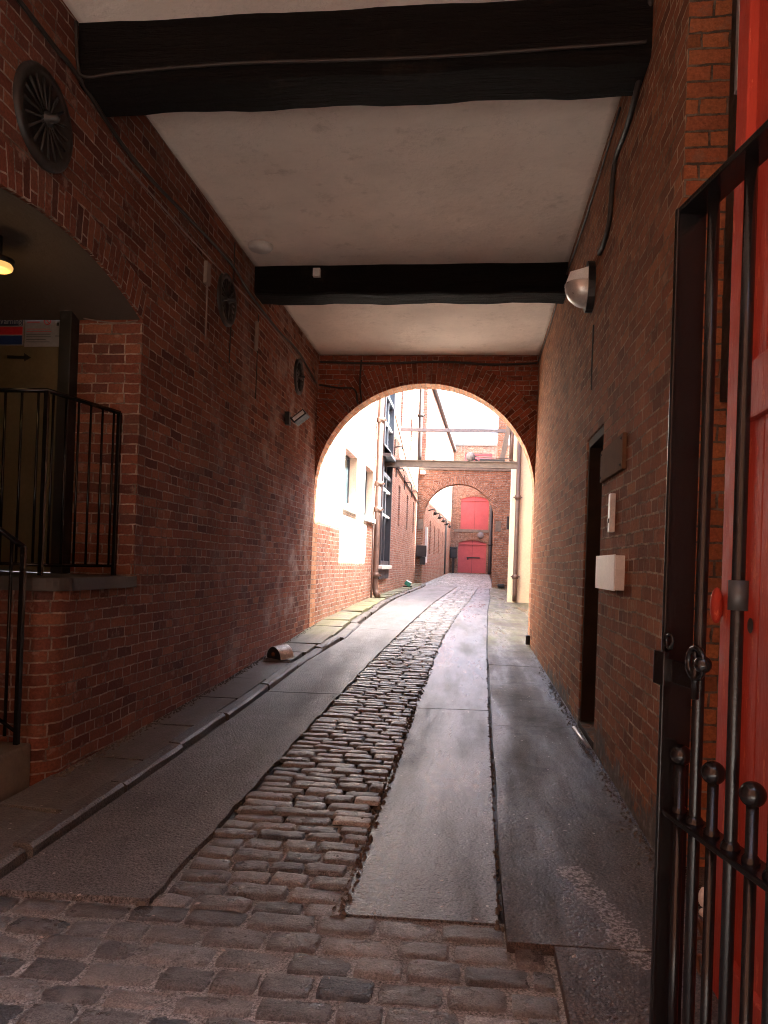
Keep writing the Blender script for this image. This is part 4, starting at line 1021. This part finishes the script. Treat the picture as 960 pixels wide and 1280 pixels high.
def window(parent, y0, y1, z0, z1, depth=.16, sill=True, reveal='reveal', glass='glass'):
    t_ = MB(); e = .05; xb = XL-depth
    t_.box((xb-.05, y0, z0), (xb, y0+e, z1)); t_.box((xb-.05, y1-e, z0), (xb, y1, z1)); t_.box((xb-.05, y0+e, z0), (xb, y1-e, z0+e)); t_.box((xb-.05, y0+e, z1-e), (xb, y1-e, z1))
    t_.box((xb-.045, (y0+y1)/2-.02, z0+e), (xb-.003, (y0+y1)/2+.02, z1-e))
    w = link('window', t_, 'frame_blue', parent)
    link('pane', MB().box((xb-.04, y0+e, z0+e), (xb-.03, y1-e, z1-e)), glass, w)
    if reveal:
        link('reveal', MB().box((xb, y1-.012, z0), (XL-.004, y1-.001, z1)), reveal, w)
    if sill: link('sill', MB().box((xb, y0-.08, z0-.11), (XL+.09, y1+.08, z0+.001), .012), 'white_paint', w)
for a, b, c, d in ops[:2]: window(tb, a, b, c, d)
for a, b, c, d in slots: window(tb, a, b, c, d, .12, False, None, 'glass')
# hanging iron wall anchors and lamps between the slots
for (y, z) in ((23.4, 3.0), (26.3, 2.9), (29.3, 2.9), (22.8, 3.6)):
    m = MB(); m.box((XL, y-.04, z-.25), (XL+.03, y+.04, z+.25), .005); m.tube([(XL+.02, y, z), (XL+.22, y, z+.02), (XL+.25, y, z-.06)], .02)
    link('wall_anchor', m, 'black_dull', tb)
m = MB(); m.tube([(XL+.03, 21.9, 4.6), (XL+.03, 27, 3.6), (XL+.03, 32.9, 3.0)], .02, 6); link('service_pipe', m, 'steel_brown', tb); m = MB(); m.tube([(XL+.03, 22, 3.1), (XL+.03, 32.9, 2.75)], .025, 6); link('service_pipe', m, 'steel_brown', tb)
# timber bay window
tn = thing('bay_window', (XL, 20.6, -.1), 'tall dark timber framed window bay beside the brown drainpipe on left', 'window')
g = MB(); a, b = 19.5, 21.7
for y in (a, b-.12): g.box((XL-.15, y, -.05), (XL+.10, y+.12, 6.15), .01)
for z in (-.05, 2.35, 3.1, 4.5, 6.05): g.box((XL-.15, a+.12, z), (XL+.08, b-.12, z+.12), .01)
g.box((XL-.1, 20.55, .07), (XL+.05, 20.65, 6.05), .005)
link('frame', g, 'frame_blue', tn)
g = MB(); g.box((XL-.12, a+.121, .071), (XL-.06, 20.549, 2.349)); link('lower_pane', g, 'glass', tn); g = MB(); g.box((XL-.12, 20.651, .071), (XL-.06, b-.121, 2.349)); link('lower_pane', g, 'glass', tn)
g = MB(); g.box((XL-.10, a+.121, 3.221), (XL-.04, 20.549, 6.049)); link('upper_pane', g, 'glass_blue', tn); g = MB(); g.box((XL-.10, 20.651, 3.221), (XL-.04, b-.121, 6.049)); link('upper_pane', g, 'glass_blue', tn)
for z in (1.3, 2.0, 3.8, 5.2): link('glazing_bar', MB().box((XL-.03, a+.13, z), (XL+.06, b-.13, z+.05)), 'white_paint', tn)
g = MB(); g.face([(XL, a-.1, 3.22), (XL, b+.1, 3.22), (XL+.3, b+.1, 2.9), (XL+.3, a-.1, 2.9)]); g.box((XL, a-.1, 2.82), (XL+.30, b+.1, 2.90)); link('hood', g, 'frame_blue', tn)
g = MB(); g.box((XL-.1, a-.05, -.16), (XL+.16, b+.05, -.052), .015); link('sill', g, 'white_dirty', tn)
g = MB(); g.box((XL-.05, a, -.42), (XL+.08, b, -.165), .01); link('plinth', g, 'frame_blue', tn)
# drain pipes
def drainpipe(x, y, z0, z1, r, label, mat='pipe_brown', cols=(), shoe=None):
    t_ = thing('drainpipe', (x, y, z0), label, 'drainpipe')
    pts = [(x, y, z1), (x, y, z0+.25)]
    if shoe: pts += [(x+shoe[0]*.3, y+shoe[1]*.3, z0+.12), (x+shoe[0], y+shoe[1], z0+.02)]
    else: pts += [(x, y, z0)]
    link('pipe', MB().tube(pts, r, 12), mat, t_)
    for z in cols:
        link('collar', MB().lathe((x, y, z), (0, 0, 1), [(r, -.07), (r*1.35, -.06), (r*1.35, .05), (r, .06)], 12).box((x-r*2, y-.01, z-.025), (x+r*2, y+.03, z+.015), .003), mat, t_)
drainpipe(XL+.10, 18.55, -.86, 8.3, .075, 'brown drainpipe with collars on the sunlit left wall before the bay', cols=(-.3, 1.35, 2.0, 3.6, 5.2), shoe=(.10, -.12))
drainpipe(XL+.06, 18.2, -.86, 1.2, .02, 'thin rusty pipe just left of the brown drainpipe', cols=())
drainpipe(XL+.14, 31.2, 4.35, 8.35, .09, 'dark drainpipe high on the left wall above the steel beam', 'black_dull', cols=(6.3,))
XC = None
drainpipe(1.25, 21.84, -.97, 8.4, .065, 'dark brown drainpipe on the cream wall right of the far arch', cols=(-.25, 2.05, 4.6))
drainpipe(1.17, 50.5, -.50, 6.0, .12, 'black drainpipe right of the far red doors', 'black_dull', cols=(1.5,))
drainpipe(-1.78, 48.5, -.55, 3.0, .08, 'black drainpipe on the far left wall before the red doors', 'black_dull', cols=())
# beams across the yard
g = MB(); g.box((XL-.05, 20.48, 2.70), (1.14, 20.60, 2.725)); g.box((XL-.05, 20.53, 2.725), (1.14, 20.55, 2.865)); g.box((XL-.05, 20.48, 2.865), (1.14, 20.60, 2.89))
tag(link('steel_beam', g, 'steel_brown'), 'lower brown steel beam spanning the yard in front of the far arch', 'beam')
g = MB(); g.box((XL+.0, 24.4, 4.38), (1.2, 24.50, 4.49), .005)
tag(link('steel_beam', g, 'steel_grey'), 'thin upper grey steel bar spanning high across the yard', 'beam')
tn = thing('strut_frame', (1.0, 22, 2.89), 'rusty posts and leaning strut at the right end of the steel beam', 'strut')
link('post', MB().tube([(1.0, 21.4, 2.89), (1.0, 21.4, 4.30)], .06), 'pipe_brown', tn)
link('strut', MB().box((.77, 21.3, 2.82), (.91, 21.38, 4.40), .01, rot=Matrix.Rotation(R(10), 3, 'Y')), 'steel_brown', tn)
# yard floodlight with arm standing on the beam
tn = thing('floodlight', (-.1, 20.54, 2.89), 'round grey floodlight on an arm above the lower steel beam', 'floodlight')
p = PX(588, 571, y=20.5)
link('head', MB().lathe((p.x, 20.5, p.z), (.3, -1, -.3), [(0, -.06), (.10, -.05), (.13, .0), (.13, .05), (0, .06)], 18), 'steel_grey', tn)
link('leg', MB().tube([(p.x, 20.52, p.z), (p.x+.22, 20.54, 2.89)], .028, 8), 'black_dull', tn)
link('arm', MB().tube([(p.x, 20.54, p.z+.02), (.9, 20.6, 2.98), (1.06, 20.9, 2.95)], .016, 8), 'steel_brown', tn)
tag(link('cable_tray', MB().box((.1, 20.50, 2.893), (.8, 20.58, 2.95), .008), 'black_dull'), 'dark tray lying along the right end of the lower beam', 'tray')

# ------------------------------------------------------------------ yard right: cream building, yard side wall
tc = thing('cream_building', (2, 22, -1), 'cream rendered building corner right of the far brick arch', 'building')
g = MB(); g.box((1.20, 21.95, -1.8), (6.5, 25, 8.4)); link('wall', g, 'cream', tc)
g = MB(); g.box((1.06, 21.91, -1.8), (1.199, 22.4, 8.4), .01); link('corner_pilaster', g, 'cream_light', tc)
g = MB(); g.box((1.0, 21.85, 8.4), (6.5, 25, 8.55)); link('eaves', g, 'roof_slate', tc)
g = MB(); g.box((1.19, 21.92, -1.8), (2.62, 21.949, -.86), .004); link('plinth', g, 'cream', tc)
ty = thing('yard_building', (3, 16, -1), 'brick side building enclosing the yard to the right of the passage', 'building')
g = MB()
for a, b, top in ((YA1+.37, 14.6, 7.3), (14.6, 18.1, 6.65), (18.1, 21.94, 7.7)):  # top stepped to shape the sun edge on the left wall, out of view
    wall(g, (2.62, a), (2.62, b), -1.8, top, 3.5, side=1, s_off=a)
link('wall', g, 'brick_out', ty)
g = MB(); wall(g, (1.16, YA1+.362), (2.62, YA1+.362), -1.8, 7.4, .3, side=1); link('return_wall', g, 'brick_out', ty)
# angled right wall up to the far arch, raised to shade the left building
g = MB(); wall(g, (1.10, 22.41), (1.60, 33.0), -1.8, 8.4, .4, side=1)
tag(link('brick_wall', g, 'brick_far'), 'low brick wall between the cream building and the far arch', 'wall')
tag(link('meter_box', MB().box((1.20, 27.2, 1.4), (1.36, 27.5, 1.85), .01), 'black_dull'), 'small black box on the brick right of the far arch', 'box')

# ------------------------------------------------------------------ far archway
t2 = thing('brick_archway', (-.4, 33.2, -.9), 'smaller far brick arch framing the red warehouse doors', 'archway')
YA = 33.0; AC, AR, ASZ = -.66, 1.56, 2.06
g = MB(); x0, x1 = XL, 1.62
Wb = wall(g, (x0, YA), (x1, YA), -1.8, 4.22, .5, [(AC-AR-x0, AC+AR-x0, -1.8, ASZ+AR)], side=-1, arches=[(AC-AR-x0, AC+AR-x0, ASZ, AR)])
link('brickwork', g, 'brick_far', t2)
g = MB(); arch_ring(g, Wb, AC-x0, AR, ASZ, AR, .34, .02, N=44); link('arch_ring', g, 'brick_far', t2)
g = MB(); g.box((x0+.01, YA-.06, 4.22), (x1, YA+.55, 4.36), .02); link('coping', g, 'stone', t2)
for xx in (x0+.14, AC+AR+.16):
    link('impost_stone', MB().box((xx-.10, YA-.03, ASZ-.5), (xx+.14, YA+.02, ASZ-.05), .01), 'stone', t2)
tag(link('post_box', MB().box((-2.46, 32.7, .35), (-2.02, 32.99, .85), .02).box((-2.30, 32.75, .0), (-2.06, 32.99, .34), .02), 'plastic_black'), 'black box fixed on the left pier of the far arch', 'box')
tag(link('floodlight', MB().box((-2.42, 32.8, 4.0), (-2.2, 32.99, 4.15), .02), 'white_paint'), 'small white lamp at the top left of the far arch', 'floodlight')
p = PX(508, 731, z=base(-2.4, 29)+.05)
tn = thing('floodlight', (-2.3, 27.3, base(-2.3, 27.3)), 'green and white floodlight on the pavement before the far arch', 'floodlight')
yy = 27.3; zb = base(-2.3, yy)
link('body', MB().box((-2.43, yy-.15, zb+.05), (-2.21, yy+.15, zb+.20), .02, rot=Matrix.Rotation(R(28), 3, 'Y')), 'plastic_green', tn)
link('lens', MB().box((-2.38, yy-.14, zb+.195), (-2.18, yy+.14, zb+.215), .005, rot=Matrix.Rotation(R(28), 3, 'Y')), 'white_paint', tn)
link('foot', MB().box((-2.48, yy-.12, zb), (-2.16, yy+.12, zb+.05), .01), 'plastic_black', tn)
tag(link('ground_lamp', MB().box((1.12, 32.6, base(1, 32.6)), (1.42, 32.95, base(1, 32.6)+.17), .05), 'plastic_black'), 'black lamp on the ground at the right pier of the far arch', 'lamp')

# ------------------------------------------------------------------ beyond the far arch
tf = thing('left_wing', (-2.6, 44, -.6), 'pale brick wing with slot windows beyond the far arch, left side', 'building')
g = MB(); P0 = (-2.24, 33.51); P1 = (-1.62, 55.0); LL = math.hypot(P1[0]-P0[0], P1[1]-P0[1])
sl = [(3.3, 4.0, .55, 2.2), (6.2, 6.8, .6, 2.1), (9.2, 9.8, .65, 2.1), (12.4, 12.9, .7, 2.1), (15.5, 16, .75, 2.1), (4, 4.6, 4.4, 6), (10, 10.6, 4.4, 6), (16, 16.6, 4.4, 6)]
Wf = wall(g, P0, P1, -1.8, 8.5, .45, sl, side=-1); link('wall', g, 'brick_out', tf)
for s0, s1, z0, z1 in sl:
    m = MB(); m.face([Wf(s0, z0, .2), Wf(s1, z0, .2), Wf(s1, z1, .2), Wf(s0, z1, .2)]); m.face([Wf(s0, z0, .22), Wf(s0, z1, .22), Wf(s1, z1, .22), Wf(s1, z0, .22)]); link('window', m, 'glass', tf)
m = MB(); a, b = Wf(0, 8.5, -.12), Wf(LL, 8.5, -.12); m.tube([a, b], .09, 8); m.face([a+Vector((0, 0, .05)), b+Vector((0, 0, .05)), b+Vector((-4, 0, 1.8)), a+Vector((-4, 0, 1.8))]); link('gutter', m, 'roof_slate', tf)
for s0 in (2.2, 5.2, 8.1, 11, 14):
    m = MB(); p = Wf(s0, 2.6, 0); m.tube([p, p+Vector((.3, 0, .1)), p+Vector((.34, 0, -.05))], .03, 6); m.sphere(p+Vector((.34, 0, -.12)), .09, 8); link('wall_lamp', m, 'black_dull', tf)
p = Wf(1.2, .2, 0)
tag(link('sign_board', MB().box((p.x, p.y-.3, .1), (p.x+.10, p.y+.3, 1.75), .01), 'white_paint'), 'tall narrow white board just inside the far arch on left', 'board')
tw2 = thing('warehouse', (-.2, 55.2, -.5), 'brick warehouse end wall with red doors at the alley end', 'building')
g = MB(); YF = 55.0
dl = [(-1.05, 1.0, -.47, 1.92), (-.95, 1.08, 2.72, 5.15), (-.80, 1.2, 7.55, 8.3)]
Ww = wall(g, (-1.75, YF), (2.6, YF), -1.8, 8.85, .5, [(a+1.75, b+1.75, c, d) for a, b, c, d in dl], side=-1,
          arches=[(dl[0][0]+1.75, dl[0][1]+1.75, 1.70, .22), (dl[1][0]+1.75, dl[1][1]+1.75, 4.93, .22)])
link('wall', g, 'brick_far', tw2)
g = MB(); g.box((-1.8, YF-.06, 8.85), (2.6, YF+.55, 8.98)); link('coping', g, 'stone', tw2)
for i, (a, b, c, d) in enumerate(dl):
    for s0, s1 in ((a, (a+b)/2-.01), ((a+b)/2+.01, b)):
        m = MB(); m.box((s0, YF+.12, c), (s1, YF+.18, d))
        n = 4
        for k in range(1, n): xx = s0+(s1-s0)*k/n; m.box((xx-.012, YF+.105, c+.02), (xx+.012, YF+.121, d-.02))
        link('door' if i == 0 else 'shutter', m, 'red_far', tw2)
    link('backing', MB().box((a, YF+.2, c), (b, YF+.22, d)), 'ink_black', tw2)
    link('lintel', MB().box((a, YF+.05, d-.34 if i < 2 else d-.12), (b, YF+.11, d-.24 if i < 2 else d-.04)), 'red_far', tw2)
link('sill_band', MB().box((-1.4, YF-.05, 2.50), (1.3, YF+.0, 2.71), .01), 'stone', tw2)
link('door_bar', MB().box((-.42, YF+.06, .60), (.55, YF+.10, .68)).box((-.38, YF+.05, .48), (-.28, YF+.10, .62)), 'plastic_black', tw2)
for i, (x, z) in enumerate(((.55, 2.3), (.6, 5.55))):
    tag(link('round_vent', MB().lathe((x, YF, z), (0, -1, 0), [(.24, 0), (.24, .05), (.18, .09), (0, .10)], 20), 'steel_grey'),
        ['round grey plate on the warehouse wall between its two red doors', 'round grey plate above the upper red door, half behind the arch'][i], 'vent')
tn = thing('litter_bin', (-1.35, 54.3, base(-1.4, 54.3)), 'black litter bin on a post left of the lower red door', 'bin')
link('bin_body', MB().box((-1.62, 54.0, .55), (-1.12, 54.5, 1.25), .04), 'plastic_black', tn)
link('lid', MB().box((-1.66, 53.96, 1.26), (-1.08, 54.54, 1.36), .03), 'plastic_black', tn)
link('post', MB().box((-1.45, 54.2, -.6), (-1.28, 54.35, .55)), 'black_dull', tn)
g = MB(); wall(g, (.97, 33.51), (1.45, 55.0), -1.8, 7.2, .45, side=1)
tag(link('brick_wall', g, 'brick_far'), 'brick wall on the right beyond the far arch, seen edge on', 'wall')

# ------------------------------------------------------------------ light
sd = Vector((1, .15, 1.3)).normalized()
ld = bpy.data.lights.new('sun', 'SUN'); ld.energy = 5.0; ld.angle = R(.53); ld.color = (1, .95, .87)
so = bpy.data.objects.new('sun', ld); so.rotation_euler = sd.to_track_quat('Z', 'Y').to_euler(); so.location = (0, 0, 30); col.objects.link(so)
w = bpy.data.worlds.new('World'); scene.world = w; w.use_nodes = True
nt = w.node_tree; bg = nt.nodes['Background']; sky = nt.nodes.new('ShaderNodeTexSky'); sky.sky_type = 'NISHITA'; sky.sun_disc = False
sky.sun_elevation = math.asin(sd.z); sky.sun_rotation = math.atan2(sd.x, sd.y); sky.air_density = 1.0; sky.dust_density = 6.0; sky.ozone_density = 1
nt.links.new(sky.outputs[0], bg.inputs[0]); bg.inputs[1].default_value = .15
vs_ = scene.view_settings; vs_.view_transform = 'Standard'; vs_.look = 'None'; vs_.exposure = 4.3; vs_.gamma = 1; vs_.use_curve_mapping = False
scene.render.engine = 'CYCLES'
scene.cycles.max_bounces = 10; scene.cycles.diffuse_bounces = 7; scene.cycles.use_denoising = True
scene.cycles.sample_clamp_indirect = 8
scene.cycles.pixel_filter_type = 'BLACKMAN_HARRIS'; scene.cycles.filter_width = 1.05
scene.cycles.denoiser = 'OPENIMAGEDENOISE'; scene.cycles.denoising_input_passes = 'RGB_ALBEDO_NORMAL'; scene.cycles.denoising_prefilter = 'ACCURATE'
for o in list(bpy.data.objects):
    if '_o' in o: del o['_o']
